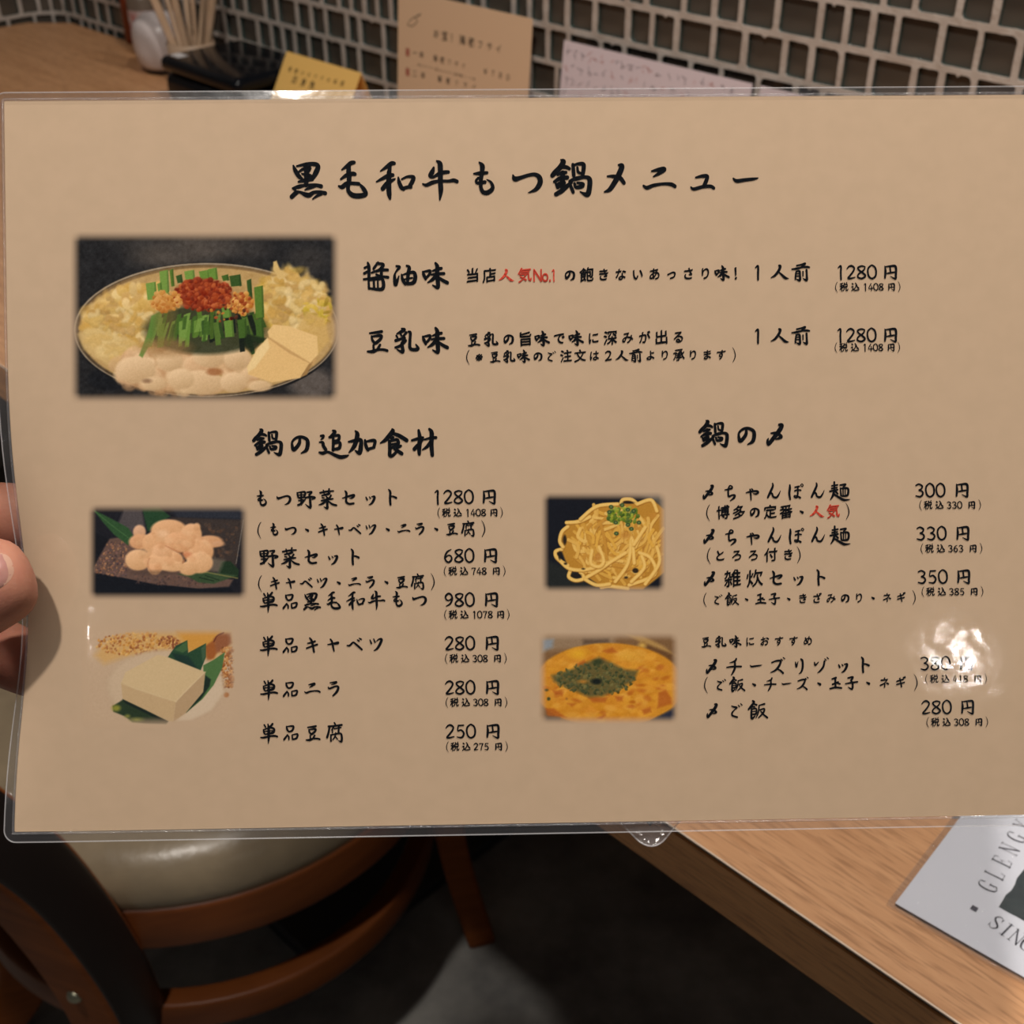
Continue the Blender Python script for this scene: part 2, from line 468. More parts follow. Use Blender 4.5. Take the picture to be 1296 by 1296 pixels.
gl('ニ', 235, 235, E5, '160,135,15 230,120,35 288,115,42 230,160,30 175,192,10/75,285,20 110,305,33 180,280,30 280,265,25 360,270,33 398,290,32')
gl('ュ', 688, 235, E5, '610,200,15 680,185,30 728,188,33 715,240,35 690,290,30/560,300,15 590,318,28 680,295,30 760,290,30 795,308,28')
gl('ー', 1118, 235, E5, '995,210,15 1030,235,32 1110,225,30 1200,215,25 1252,205,8')
E6 = 394.0
gl('の', 685, 310, E6, '695,220,30 690,290,40 650,350,42 608,382,44 592,330,35 595,270,25 650,220,30 720,210,35 790,245,42 803,310,48 780,390,42 710,432,12')
gl('追', 1162, 297, E6, '985,185,25 1020,185,35 1010,215,25 985,235,12/965,270,15 1010,275,35 1020,320,40 1050,370,42/965,410,25 1010,420,40 1080,405,30 1180,450,40 1250,475,46 1320,465,36 1360,450,14/1150,115,25 1180,130,38 1130,190,40 1100,205,25/1150,180,30 1155,260,35 1150,380,35/1150,190,25 1230,180,35 1225,240,35 1165,255,25/1160,290,25 1240,275,35 1235,350,40 1150,370,30')
E7 = 378.0
gl('加', 238, 268, E7, '155,100,20 180,140,50 165,230,50 130,310,45 70,380,15/65,240,20 150,225,40 225,218,42 225,300,50 205,385,50 150,355,15/280,220,25 290,290,40 315,350,35/290,240,20 370,225,35 410,235,38 395,310,35/310,340,30 400,315,30')
gl('食', 674, 272, E7, '640,85,25 645,110,50 590,180,50 540,230,40 480,265,12/650,140,35 730,170,45 825,230,46/620,210,20 650,190,30/600,240,35 605,340,40 605,425,42 640,428,35 700,370,30/610,240,25 700,222,38 710,290,40 620,330,30/620,285,25 700,270,25/660,345,20 710,370,40 760,403,42/700,330,30 750,302,28')
gl('材', 1057, 265, E7, '985,95,30 1000,200,50 990,320,50 990,405,38/895,225,25 970,205,35 1040,190,30/925,340,42 970,290,40 1040,220,18/1125,80,30 1155,130,50 1150,280,50 1160,420,42/1060,215,20 1140,195,30 1210,190,34/1135,250,35 1090,310,35 1030,350,12')
gl('〆', 1054, 270, E7, '1100,130,30 1135,140,46 1090,220,50 1010,320,45 955,385,36 945,340,30 955,310,14/990,240,15 1060,240,35 1125,282,36 1100,305,30 1050,322,10')
EP = 311.0
gl('円', 1004, 250, EP, '915,155,15 925,240,35 915,345,28/920,165,15 1000,155,25 1080,153,34 1100,200,35 1095,300,35 1088,362,28 1005,325,10/1000,175,25 1010,260,25/945,275,15 1000,265,25 1070,255,20')
gl('1', 140, 246, EP, '100,172,12 140,140,24 150,170,28 145,250,28 148,362,27')
gl('2', 308, 246, EP, '240,190,12 275,152,22 320,142,28 362,178,26 345,230,25 300,290,25 258,342,24 300,348,24 375,330,14')
gl('8', 487, 246, EP, '545,160,20 490,145,22 430,172,25 450,215,25 510,260,28 550,308,28 490,350,25 425,325,25 440,275,22 510,225,22 542,185,20 540,160,18')
gl('0', 660, 246, EP, '640,138,18 600,180,25 590,245,26 610,320,26 660,352,24 715,315,27 728,240,28 710,170,26 665,135,22 640,138,18')
gl('3', 0, 0, EP, '-60,-82,18 -10,-103,22 45,-70,26 30,-25,22 -10,-5,18 40,15,24 55,60,28 10,103,26 -60,90,18')
gl('4', 0, 0, EP, '15,-105,22 -60,45,18 75,38,20/32,-30,22 28,108,26')
gl('5', 0, 0, EP, '52,-100,20 -35,-96,22/-35,-96,20 -45,-12,18 10,-22,24 55,35,28 20,98,26 -58,92,14')
gl('6', 0, 0, EP, '45,-104,12 -20,-65,24 -56,15,28 -40,80,26 5,104,26 52,60,26 40,5,22 -5,-8,18 -48,30,14')
gl('7', 0, 0, EP, '-55,-78,16 -50,-95,20 58,-96,22/56,-95,22 15,0,24 -5,106,24')
gl('9', 0, 0, EP, '-45,104,12 20,65,24 56,-15,28 40,-80,26 -5,-104,26 -52,-60,26 -40,-5,22 5,8,18 48,-30,14')
E3 = 346.0
gl('１', 205, 282, E3, '165,200,15 210,165,32 218,220,35 215,320,35 215,415,32')
gl('人', 605, 282, E3, '590,160,35 612,178,42 575,260,40 510,340,35 435,383,10/580,275,20 640,330,35 700,383,42 765,397,10')
gl('前', 990, 282, E3, '905,160,25 990,140,25 1060,122,34 1000,175,28/815,225,20 900,215,35 1000,190,25 1090,183,34 1140,190,24/895,265,25 885,340,30 880,405,28/900,265,20 955,262,34 965,340,35 960,425,42 900,410,16/890,310,20 950,305,20/890,355,20 950,350,20/1020,270,25 1020,350,22/1085,240,35 1090,340,35 1085,425,42 1020,395,12')
E8 = 378.0
gl('味', 1037, 292, E8, '865,225,20 880,270,40 905,325,32/880,225,20 960,213,34 965,240,30 940,280,30 900,320,25/1040,110,30 1065,160,50 1060,260,52 1070,350,52 1068,440,44 1000,410,16/1000,215,20 1070,190,35 1120,178,33/980,265,20 1060,255,35 1155,250,34/1050,270,40 1000,330,40 930,375,12/1075,300,30 1140,345,40 1200,376,42')
gl('豆', 248, 292, E8, '140,180,20 220,170,30 305,157,33/165,220,20 175,270,30 210,320,35/175,225,20 260,212,34 300,218,35 285,260,35 230,310,38/190,345,25 195,410,30/280,340,30 245,400,30/110,430,22 180,430,40 250,405,30 330,405,30 378,418,32')
gl('乳', 648, 292, E8, '580,120,25 615,132,36 560,165,35 510,190,15/505,215,25 520,240,25/560,185,25 575,215,25/640,170,30 600,220,25/495,280,35 560,260,30 615,243,34 600,290,35 580,330,40 590,435,42 510,400,14/490,375,25 560,350,35 635,280,28/670,160,25 695,175,35 690,270,35 690,380,40 740,405,40 800,390,40 770,335,18')
gl('醤', 227, 268, E8, '115,80,25 130,140,40 130,290,35/70,150,25 110,130,25/65,225,30 130,190,30/255,75,25 200,150,30 190,170,20/240,90,30 325,103,36 290,160,35 230,200,25/165,215,20 280,180,35 385,177,33/300,150,30 300,240,38/230,240,25 270,255,25/60,305,25 180,290,30 300,270,30 390,277,33/125,310,25 130,430,30/130,320,20 240,302,28 315,308,38 312,435,42 140,430,25/195,310,28 200,420,28/250,310,22 252,420,22')
gl('油', 626, 268, E8, '505,125,25 548,138,33 515,180,25 490,220,20 480,270,35 490,375,46 515,330,35 540,260,14/645,120,25 680,145,40 665,230,45 655,360,35/575,240,20 590,310,40 625,368,38/590,245,15 680,215,30 745,215,42 762,280,48 735,350,46 650,370,30/620,305,20 720,285,20')
EI = 311.0
gl('野', 855, 252, EI, '720,150,20 735,220,30 760,240,20/730,150,15 838,138,28 848,180,30 830,220,25/785,150,25 785,340,28/740,190,16 840,185,16/740,235,22 830,225,22/740,280,18 820,270,20/730,352,28 780,330,30 850,260,18/880,145,20 955,142,28 910,190,22/850,235,24 940,220,30 1008,235,28 960,260,18/925,210,30 930,300,35 928,395,36 850,340,10')
gl('菜', 1218, 250, EI, '1100,155,25 1200,135,25 1320,128,20/1155,115,20 1165,165,20/1250,95,25 1235,150,20/1130,200,20 1220,180,30 1260,165,25/1135,235,20 1165,240,20/1200,215,20 1215,235,20/1280,200,25 1240,250,20/1120,285,20 1220,265,30 1310,255,20/1220,240,30 1215,340,35 1213,410,36 1160,385,10/1205,280,30 1140,330,30 1075,355,10/1240,300,20 1300,345,30 1365,363,26')
gl('セ', 272, 240, EI, '160,240,12 240,215,25 330,192,32 355,198,32 320,235,22 280,243,10/210,125,25 230,160,35 225,240,30 225,300,35 270,333,30 345,325,28')
gl('ッ', 630, 240, EI, '550,230,20 568,268,28/605,225,15 620,245,20/640,222,12 688,222,33 678,270,35 640,330,28 595,357,10')
gl('ト', 998, 240, EI, '935,110,20 960,150,34 955,260,34 960,355,32/975,220,20 1010,225,25 1055,246,32')
gl('ち', 526, 262, EI, '430,220,15 500,205,25 548,190,26 548,162,20 512,152,20 490,200,25 485,270,28 495,325,28 550,305,22 592,312,33 578,350,30 515,400,10')
gl('ゃ', 881, 262, EI, '775,268,15 850,250,28 950,242,28 975,265,28 940,288,24 890,285,12/840,215,24 850,290,28 855,388,20/868,207,20 885,222,20')
gl('ん', 660, 258, EI, '630,115,20 635,160,30 590,260,34 550,342,28/585,270,26 620,282,28 640,332,28 690,345,28 730,300,22 760,235,8')
gl('ぽ', 311, 258, EI, '205,145,25 205,200,34 195,280,34 208,376,28/290,180,20 360,165,22/285,240,22 330,225,22 385,230,22/335,170,26 335,280,26 320,345,26 278,340,20 278,320,16 320,325,22 375,353,28/405,126,13 427,148,13 405,170,13 383,148,13 405,126,13')
gl('麺', 1000, 246, EI, '865,150,22 960,135,22/905,90,28 905,230,33/860,195,22 950,180,22/830,240,24 960,215,24/900,235,35 880,310,33 840,375,14/900,290,28 980,340,33 1060,383,36 1160,378,10/1000,140,22 1092,127,26 1050,170,18/1005,190,22 1015,310,28/1010,195,18 1100,187,28 1136,215,33 1120,305,33 1030,320,22/1050,210,22 1050,310,20/1085,205,18 1085,300,16/930,250,28 960,280,28')
gl('単', 266, 225, EI, '185,85,25 205,120,25/245,75,20 250,110,20/320,68,28 285,110,28/170,160,18 180,210,28 200,240,20/180,160,15 280,130,25 342,153,33 322,210,35 220,235,22/255,110,34 255,200,38 255,300,33 248,385,12/190,190,16 330,180,16/125,290,18 180,290,28 270,270,25 350,265,28 395,277,26')
gl('品', 610, 210, EI, '535,100,22 545,150,30 570,183,22/545,100,15 645,97,28 625,165,28 575,185,22/550,235,20 500,300,28 490,318,22/545,240,20 570,270,25 570,312,22/625,240,20 630,308,26/635,235,15 712,227,26 695,290,28 640,310,20')
gl('キ', 905, 205, EI, '870,85,25 900,130,33 920,220,33 935,312,28/830,170,15 900,155,26 955,137,26/815,250,22 880,225,24 990,190,26')
gl('ャ', 220, 225, EI, '125,215,15 210,200,25 295,181,26 285,202,20 235,213,10/170,130,25 195,170,30 210,250,30 225,322,22')
gl('ベ', 577, 205, EI, '445,215,18 490,213,26 545,165,24 600,205,30 685,282,28/615,125,18 640,143,24/645,100,18 675,115,24')
gl('ツ', 933, 205, EI, '825,130,18 845,183,28/885,115,18 905,163,26/930,150,10 970,118,20 1015,122,34 990,190,36 940,270,30 885,305,10')
gl('ラ', 868, 180, EI, '810,75,15 915,62,26 880,90,20 830,105,8/780,145,15 800,168,26 900,132,24 945,148,32 920,220,34 855,288,20')
gl('腐', 872, 895, EI, '865,735,25 880,765,25/765,790,25 860,785,25 985,768,28/785,790,30 770,880,30 742,972,32/850,800,22 820,850,20/830,840,22 830,900,18/860,830,18 970,810,20/935,790,26 930,890,28/805,930,22 805,1032,26/815,930,18 955,908,26 982,960,30 975,1040,32 925,1025,10/885,900,22 870,960,20 835,1010,16/880,960,18 910,1000,20')
EC = 254.0
gl('チ', 477, 208, EC, '510,100,20 500,122,22 470,140,18 420,155,8/380,215,14 460,205,20 575,205,20/490,140,24 490,220,26 465,280,22 440,318,10')
gl('ズ', 1085, 200, EC, '1005,150,16 1070,127,20 1125,132,24 1100,200,26 1050,255,22 985,285,8/1085,240,16 1120,258,20 1156,292,24/1130,105,12 1148,122,14/1160,85,12 1180,100,14')
gl('リ', 185, 200, EC, '130,150,15 140,208,24 165,140,8/205,110,22 224,135,26 225,220,26 205,280,20 175,305,8')
gl('ゾ', 500, 190, EC, '405,145,15 415,182,22 460,140,8/540,130,22 525,200,24 480,260,20 445,285,8/545,100,12 563,118,14/575,80,12 593,98,14')
EQ = 200.0
gl('玉', 702, 430, EQ, '660,368,16 712,352,22/702,360,22 705,480,22/665,440,18 740,412,20/630,498,16 700,482,20 785,490,18/730,425,14 765,435,17')
gl('子', 938, 430, EQ, '890,358,15 955,347,22 930,390,20/855,435,12 940,420,18 1018,411,16/930,390,20 952,440,22 943,505,22 890,480,8')
gl('・', 473, 430, EQ, '458,420,15 488,438,28')
gl('飯', 960, 250, EI, '870,90,25 892,112,33 840,180,33 800,226,26/890,140,22 935,155,26/850,190,20 900,185,22/850,220,25 845,300,30 852,380,32 905,340,18/860,225,18 926,217,24 922,300,26 860,310,20/860,265,14 920,260,14/975,165,15 1065,142,26/975,170,22 960,280,22 920,370,12/985,240,18 1060,222,24 1040,290,28 960,370,14/1000,260,18 1050,320,25 1108,368,28')
gl('ご', 620, 262, EI, '540,180,15 580,197,26 628,206,22 590,240,15 548,290,24 548,332,28 590,353,26 630,364,26/650,170,15 670,192,18/690,145,15 712,168,18')
gl('(', 0, 0, 300, '55,-165,6 20,-110,12 -5,-20,18 0,60,18 50,165,6')
gl(')', 0, 0, 300, '-55,-165,6 -20,-110,12 5,-20,18 0,60,18 -50,165,6')

GCACHE = {}


def ribbon(P):
    """brush stroke outline: verts, faces"""
    P = catmull([np.array(p) for p in P], 6)
    v = []; f = []; n = len(P)
    for i, p in enumerate(P):
        t = P[min(i + 1, n - 1)][:2] - P[max(i - 1, 0)][:2]
        L = math.hypot(*t) or 1; nx, ny = -t[1] / L, t[0] / L
        h = max(p[2], 3) / 2
        v += [(p[0] + nx * h, p[1] + ny * h), (p[0] - nx * h, p[1] - ny * h)]
    for i in range(n - 1):
        f.append((2 * i, 2 * i + 2, 2 * i + 3, 2 * i + 1))
    for e in [0, n - 1] + list(range(6, n - 1, 6)):
        p = P[e]; k = len(v); h = max(p[2], 3) / 2
        v += [(p[0] + h * math.cos(a), p[1] + h * math.sin(a)) for a in np.linspace(0, 2 * math.pi, 10, endpoint=False)]
        f.append(tuple(range(k, k + 10)))
    return v, f


KATA = 'メニュセットキャベツラチーズリゾネギフライ'


def glyph(ch, heavy=0.018, wf=1.0):
    """(verts 2-D in em units centred on the character cell, faces)"""
    key = (ch, heavy, wf)
    if key in GCACHE: return GCACHE[key]
    V = []; Fc = []
    if ch in G and heavy > 0:
        cx, cy, em, st = G[ch]
        for s in st:
            v, f = ribbon([(q[0], q[1], q[2] * wf) for q in s]); k = len(V)
            V += [((x - cx) / em, -(y - cy) / em) for x, y in v]; Fc += [tuple(k + q for q in ff) for ff in f]
    else:
        c = bpy.data.curves.new('type', 'FONT'); c.body = ch; c.size = 1; c.resolution_u = 3
        o = bpy.data.objects.new('type', c); COL.objects.link(o)
        bpy.context.view_layer.update()
        me = bpy.data.meshes.new_from_object(o.evaluated_get(bpy.context.evaluated_depsgraph_get()))
        vs = [(p.co.x, p.co.y) for p in me.vertices]; fs = [tuple(p.vertices) for p in me.polygons]
        bpy.data.objects.remove(o); bpy.data.curves.remove(c); bpy.data.meshes.remove(me)
        h = abs(heavy); latin = ord(ch) < 0x2000
        mx = 0.5 if not latin else (min(p[0] for p in vs) + max(p[0] for p in vs)) / 2
        my = 0.36
        sc = 1.0
        o_ = ord(ch)
        if 0x3040 <= o_ < 0x30A0: sc = 0.84
        elif 0x30A0 <= o_ < 0x3100: sc = 0.8
        for dx, dy in ((0, 0), (h, h * .9), (h * .5, -h * .1)):
            k = len(V)
            for x, y in vs:
                X, Y = (x - mx) * sc * .92, (y - my) * sc * .95
                Y += 0.11 * X if not latin else 0
                wob = 0.010 * math.sin(9 * X + 5 * Y + o_) * (0 if latin else 1)
                V.append((X + dx + wob, Y + dy + 0.012 * math.sin(7 * X - 4 * Y + o_ * .7) * (0 if latin else 1)))
            Fc += [tuple(k + q for q in ff) for ff in fs]
    GCACHE[key] = (V, Fc)
    return GCACHE[key]


class Print:
    """collects lettering on a flat sheet; put() takes positions in the sheet's own metres"""
    def __init__(self): self.v = []; self.f = []

    def put(self, ch, x, y, em, ex=(1, 0), ey=(0, 1), z=0.0002, heavy=0.018, sx=1.0):
        if ch in ' 　': return
        if heavy == 0.018:
            e_ = em / MMPX
            V, Fc = glyph(ch, *((.030, 1.16) if e_ > 30 else (.034, 1.15) if e_ > 20 else (.042, 1.28) if e_ > 14 else (.05, 1.4)))
        else: V, Fc = glyph(ch, heavy)
        k = len(self.v)
        for a, b in V:
            a *= em * sx; b *= em
            self.v.append((x + ex[0] * a + ey[0] * b, y + ex[1] * a + ey[1] * b, z))
        self.f += [tuple(k + q for q in ff) for ff in Fc]

    def build(self, name, m, parent):
        return pyobj(name, self.v, self.f, m, parent)


# ------------------------------------------------------------------ laminated menu held in front of the camera
MO = CAM + VIEW * 0.362
roll, yaw = 0.0125, 0.019
ex = (RIGHT * math.cos(roll) + UP * math.sin(roll)); ex = (ex + VIEW * yaw).normalized()
back = (-VIEW); ez = (back - ex * back.dot(ex)).normalized(); ey = ez.cross(ex)
MM = Matrix(((ex.x, ey.x, ez.x, MO.x), (ex.y, ey.y, ez.y, MO.y), (ex.z, ey.z, ez.z, MO.z), (0, 0, 0, 1)))
MI = MM.inverted()


def ml(px, py):
    """pixel -> the menu sheet's own coordinates (metres)"""
    p = MI @ hit(px, py, ez, ez.dot(MO))
    return p.x, p.y


menu = empty('laminated_menu', 'large cream laminated restaurant menu with black brush lettering and five food pictures, held upright', 'menu', mw=MM)
XL, YT = ml(5, 128); YB = ml(26, 1053)[1]; XR = XL + 0.297


def bend(x, y):
    """the left edge curls back where the thumb presses it"""
    t = min(max((x - XL) / 0.022, -.3), 1)
    a = math.exp(-((y + 0.028) / 0.038) ** 2) * (1 - t) ** 2
    return x + 0.0030 * a, y, -0.0055 * a


def sheet(name, m, parent, x0, x1, y0, y1, r, z, nx=60, ny=60, deform=bend, edge=0.0):
    v = []; f = []
    us = [((i / nx) ** 1.6) for i in range(nx + 1)]
    vs = []
    k = 10
    for j in range(k): vs.append(r * (1 - math.cos(math.pi / 2 * j / k)))
    H = y1 - y0
    for j in range(ny + 1): vs.append(r + (H - 2 * r) * j / ny)
    for j in range(1, k + 1): vs.append(H - r + r * math.sin(math.pi / 2 * j / k))
    for d in vs:
        dd = min(d, H - d)
        ins = r - math.sqrt(max(r * r - (r - dd) ** 2, 0)) if dd < r else 0
        for u in us:
            X = x0 + ins + (x1 - x0 - 2 * ins) * u; Y = y0 + d
            q = deform(X, Y)
            e = min(dd, X - x0, x1 - X)
            zz = z * (1 if e > .003 or not edge else edge + (1 - edge) * max(e, 0) / .003)
            v.append((q[0], q[1], q[2] + zz))
    w_ = nx + 1
    for j in range(len(vs) - 1):
        for i in range(nx): f.append((j * w_ + i, j * w_ + i + 1, (j + 1) * w_ + i + 1, (j + 1) * w_ + i))
    return pyobj(name, v, f, m, parent, smooth=True)


def outline(x0, x1, y0, y1, r, z, deform=bend):
    P = []
    def seg(a, b, n):
        for i in range(n): P.append((a[0] + (b[0] - a[0]) * i / n, a[1] + (b[1] - a[1]) * i / n))
    def arc(cx, cy, a0):
        for i in range(8):
            a = math.radians(a0 + 90 * i / 8); P.append((cx + r * math.cos(a), cy + r * math.sin(a)))
    seg((x0 + r, y0), (x1 - r, y0), 30); arc(x1 - r, y0 + r, 270)
    seg((x1, y0 + r), (x1, y1 - r), 30); arc(x1 - r, y1 - r, 0)
    seg((x1 - r, y1), (x0 + r, y1), 30); arc(x0 + r, y1 - r, 90)
    seg((x0, y1 - r), (x0, y0 + r), 40); arc(x0 + r, y0 + r, 180)
    out = []
    for x, y in P:
        q = deform(x, y); out.append(Vector((q[0], q[1], q[2] + z)))
    return out


def rim(name, pts, r, m, parent):
    bm = bmesh.new(); sweep(bm, pts, circ(r, 6), closed=True, up=Vector((0, 0, 1)))
    return obj(name, bm, m, parent, True)


MG = 0.0030
paper = sheet('paper_sheet', M_paper, menu, XL, XR, YB, YT, 0.0004, 0.0)
fx0, fx1, fy0, fy1 = XL - MG, XR + MG, YB - MG, YT + 0.0024
sheet('front_film', M_film, menu, fx0, fx1, fy0, fy1, 0.0035, 0.0005, edge=.3)
M_film2 = film_mat('back_film', 0.035)
sheet('back_film', M_film2, menu, fx0, fx1, fy0, fy1, 0.0035, -0.0005, edge=.3)
rim('film_edge', outline(fx0, fx1, fy0, fy1, 0.0035, 0.0), 0.00022, M_rim, menu)
M_seal = film_mat('seal_line', 0.05, rough=0.12, waves=((60, 1.0, 0.002), (900, 1.0, 0.0006)))
rim('seal_line', outline(XL - .0003, XR + .0003, YB - .0004, YT + .0004, 0.0006, 0.0003), 0.00038, M_seal, menu)

# --- lettering
MMPX = 0.362 / F            # metres per pixel on the sheet


def line(parts, y0, y1, em, red='', dy=0, name='lettering'):
    """parts: list of (char, centre px x); y interpolated from y0 (left) to y1 (right)"""
    blk = Print(); rd = Print()
    xa, xb = parts[0][1], parts[-1][1]
    A = Vector(ml(xa, y0)); B = Vector(ml(max(xb, xa + 40), y1)); d = (B - A).normalized(); e = Vector((-d.y, d.x))
    for i, (ch, x) in enumerate(parts):
        yy = y0 + (y1 - y0) * ((x - xa) / max(xb - xa, 1)) + dy
        X, Y = ml(x, yy)
        (rd if i in RED(red, parts) else blk).put(ch, X, Y, em * MMPX, d, e)
    if blk.v: blk.build(name, M_ink, menu)
    if rd.v:
        o = rd.build('red_lettering', M_red, menu); o['label'] = 'red brush lettering'


def RED(s, parts):
    if not s: return ()
    t = ''.join(p[0] for p in parts); i = t.find(s)
    return range(i, i + len(s))


def sp_(text, xa, xb):
    n = len(text)
    return [(c, xa + (xb - xa) * i / max(n - 1, 1)) for i, c in enumerate(text)]


line(list(zip('黒毛和牛もつ鍋メニュー', (390, 446, 499, 557, 613, 667, 723, 777, 834, 890, 943))), 229, 229, 50)
line([('醤', 476), ('油', 513), ('味', 551)], 350, 350, 35)
line([('豆', 478), ('乳', 515), ('味', 551)], 432, 432, 35)
line([('当', 597.5), ('店', 619)] + [('人', 641), ('気', 663.5)], 349, 348.5, 20, red='人気')
P1 = Print()
for ch, x in (('N', 680), ('o', 689.5), ('.', 695.5), ('1', 700.5)):
    X, Y = ml(x, 348.5); P1.put(ch, X, Y, 24 * MMPX if ch != '1' else 20 * MMPX, sx=0.75)
P1.build('red_lettering', M_red, menu)['label'] = 'red brush lettering'
line(sp_('の飽きないあっさり味！', 720.5, 935), 348.5, 346, 20)
for y in (344.6, 425):
    line([('１', 958.5), ('人', 987), ('前', 1014)], y, y, 24)
line(sp_('豆乳の旨味で味に深みが出る', 600, 858), 430, 427, 20)
line(sp_('(※豆乳味のご注文は２人前より承ります)', 591, 930), 452, 449, 17)
line(list(zip('鍋の追加食材', (338.7, 378.6, 422.6, 458, 500, 537))), 562.5, 561, 36.5)
line([('鍋', 903), ('の', 943.5), ('〆', 981.7)], 551.5, 551, 36.5)
line(sp_('もつ野菜セット', 331.7, 497), 632, 629.5, 24)
line(sp_('(もつ・キャベツ・ニラ・豆腐)', 327, 613), 671, 669, 19)
line(sp_('野菜セット', 339.6, 449.6), 705.5, 705, 24)
line(sp_('(キャベツ・ニラ・豆腐)', 327.9, 549), 738.5, 736, 19)
line(sp_('単品黒毛和牛もつ', 340.5, 530.8), 762, 759, 24)
line(sp_('単品キャベツ', 340.5, 476.8), 817.4, 815.5, 24)
line(sp_('単品ニラ', 341, 422.3), 873, 872, 24)
line(sp_('単品豆腐', 341, 424), 928, 927, 24)
line(sp_('〆ちゃんぽん麺', 896.9, 1063), 623.4, 622, 24)
line(sp_('(博多の定番・人気)', 894.7, 1073.7), 649, 647, 19, red='人気')
line(sp_('〆ちゃんぽん麺', 897.8, 1063.5), 679.4, 678, 24)
line(list(zip('(とろろ付き)', (895.6, 910.7, 932, 953, 975, 997, 1012))), 703.5, 702, 19)
line(sp_('〆雑炊セット', 898.4, 1038.8), 733, 731, 24)
line(sp_('(ご飯・玉子・きざみのり・ネギ)', 891, 1157.7), 759, 756, 16.5)
line(sp_('豆乳味におすすめ', 893.8, 1022), 812.5, 811, 16)
line(sp_('〆チーズリゾット', 901, 1095), 844, 841.5, 24)
line(sp_('(ご飯・チーズ・玉子・ネギ)', 892, 1160), 867, 863.5, 19)
line([('〆', 901.8), ('ご', 932), ('飯', 959.5)], 900, 899, 24)


def price(num, tax, x0, xe, y, xs, ys):
    n = len(num); pitch = 13.3
    last = x0 + 6.5 + pitch * (n - 1)
    line([(c, x0 + 6.5 + pitch * i) for i, c in enumerate(num)] + [('円', xe)], y, y - .5, 24, name='price')
    k = len(tax); off = 34.0 if k == 4 else 33.5; end = off + 6.9 * k
    pp = [('(', xs), ('税', xs + 10), ('込', xs + 24.5)]
    pp += [(c, xs + off + 3.4 + 6.7 * i) for i, c in enumerate(tax)]
    pp += [('円', xs + (70.4 if k == 4 else 65.4)), (')', xs + (81 if k == 4 else 76.4))]
    line(pp, ys, ys - .6, 12.3, name='tax_note')


for a in (('1280', '1408', 1057, 1126.5, 344.6, 1057.5, 363.5), ('1280', '1408', 1056.5, 1126.5, 424.3, 1057, 440),
          ('1280', '1408', 547, 618.8, 629, 554.5, 649), ('680', '748', 561, 620.5, 703.3, 562.5, 723),
          ('980', '1078', 561.5, 621.7, 759, 563, 778), ('280', '308', 562, 622.6, 814, 564, 833.5),
          ('280', '308', 562.3, 623, 870, 564.8, 889), ('250', '275', 563, 623.5, 925.5, 565.4, 945),
          ('300', '330', 1157, 1217, 620.5, 1164, 639.4), ('330', '363', 1158.5, 1218, 675, 1165.7, 694.4),
          ('350', '385', 1160, 1219, 730, 1167, 749), ('380', '418', 1163.5, 1222.5, 839.6, 1171.5, 859.5),
          ('280', '308', 1165, 1224, 895, 1173, 914)):
    price(*a)

# ------------------------------------------------------------------ printed pictures on the menu (flat print, colour per point)
PAPER_SHOWN = lin((184, 154, 125))


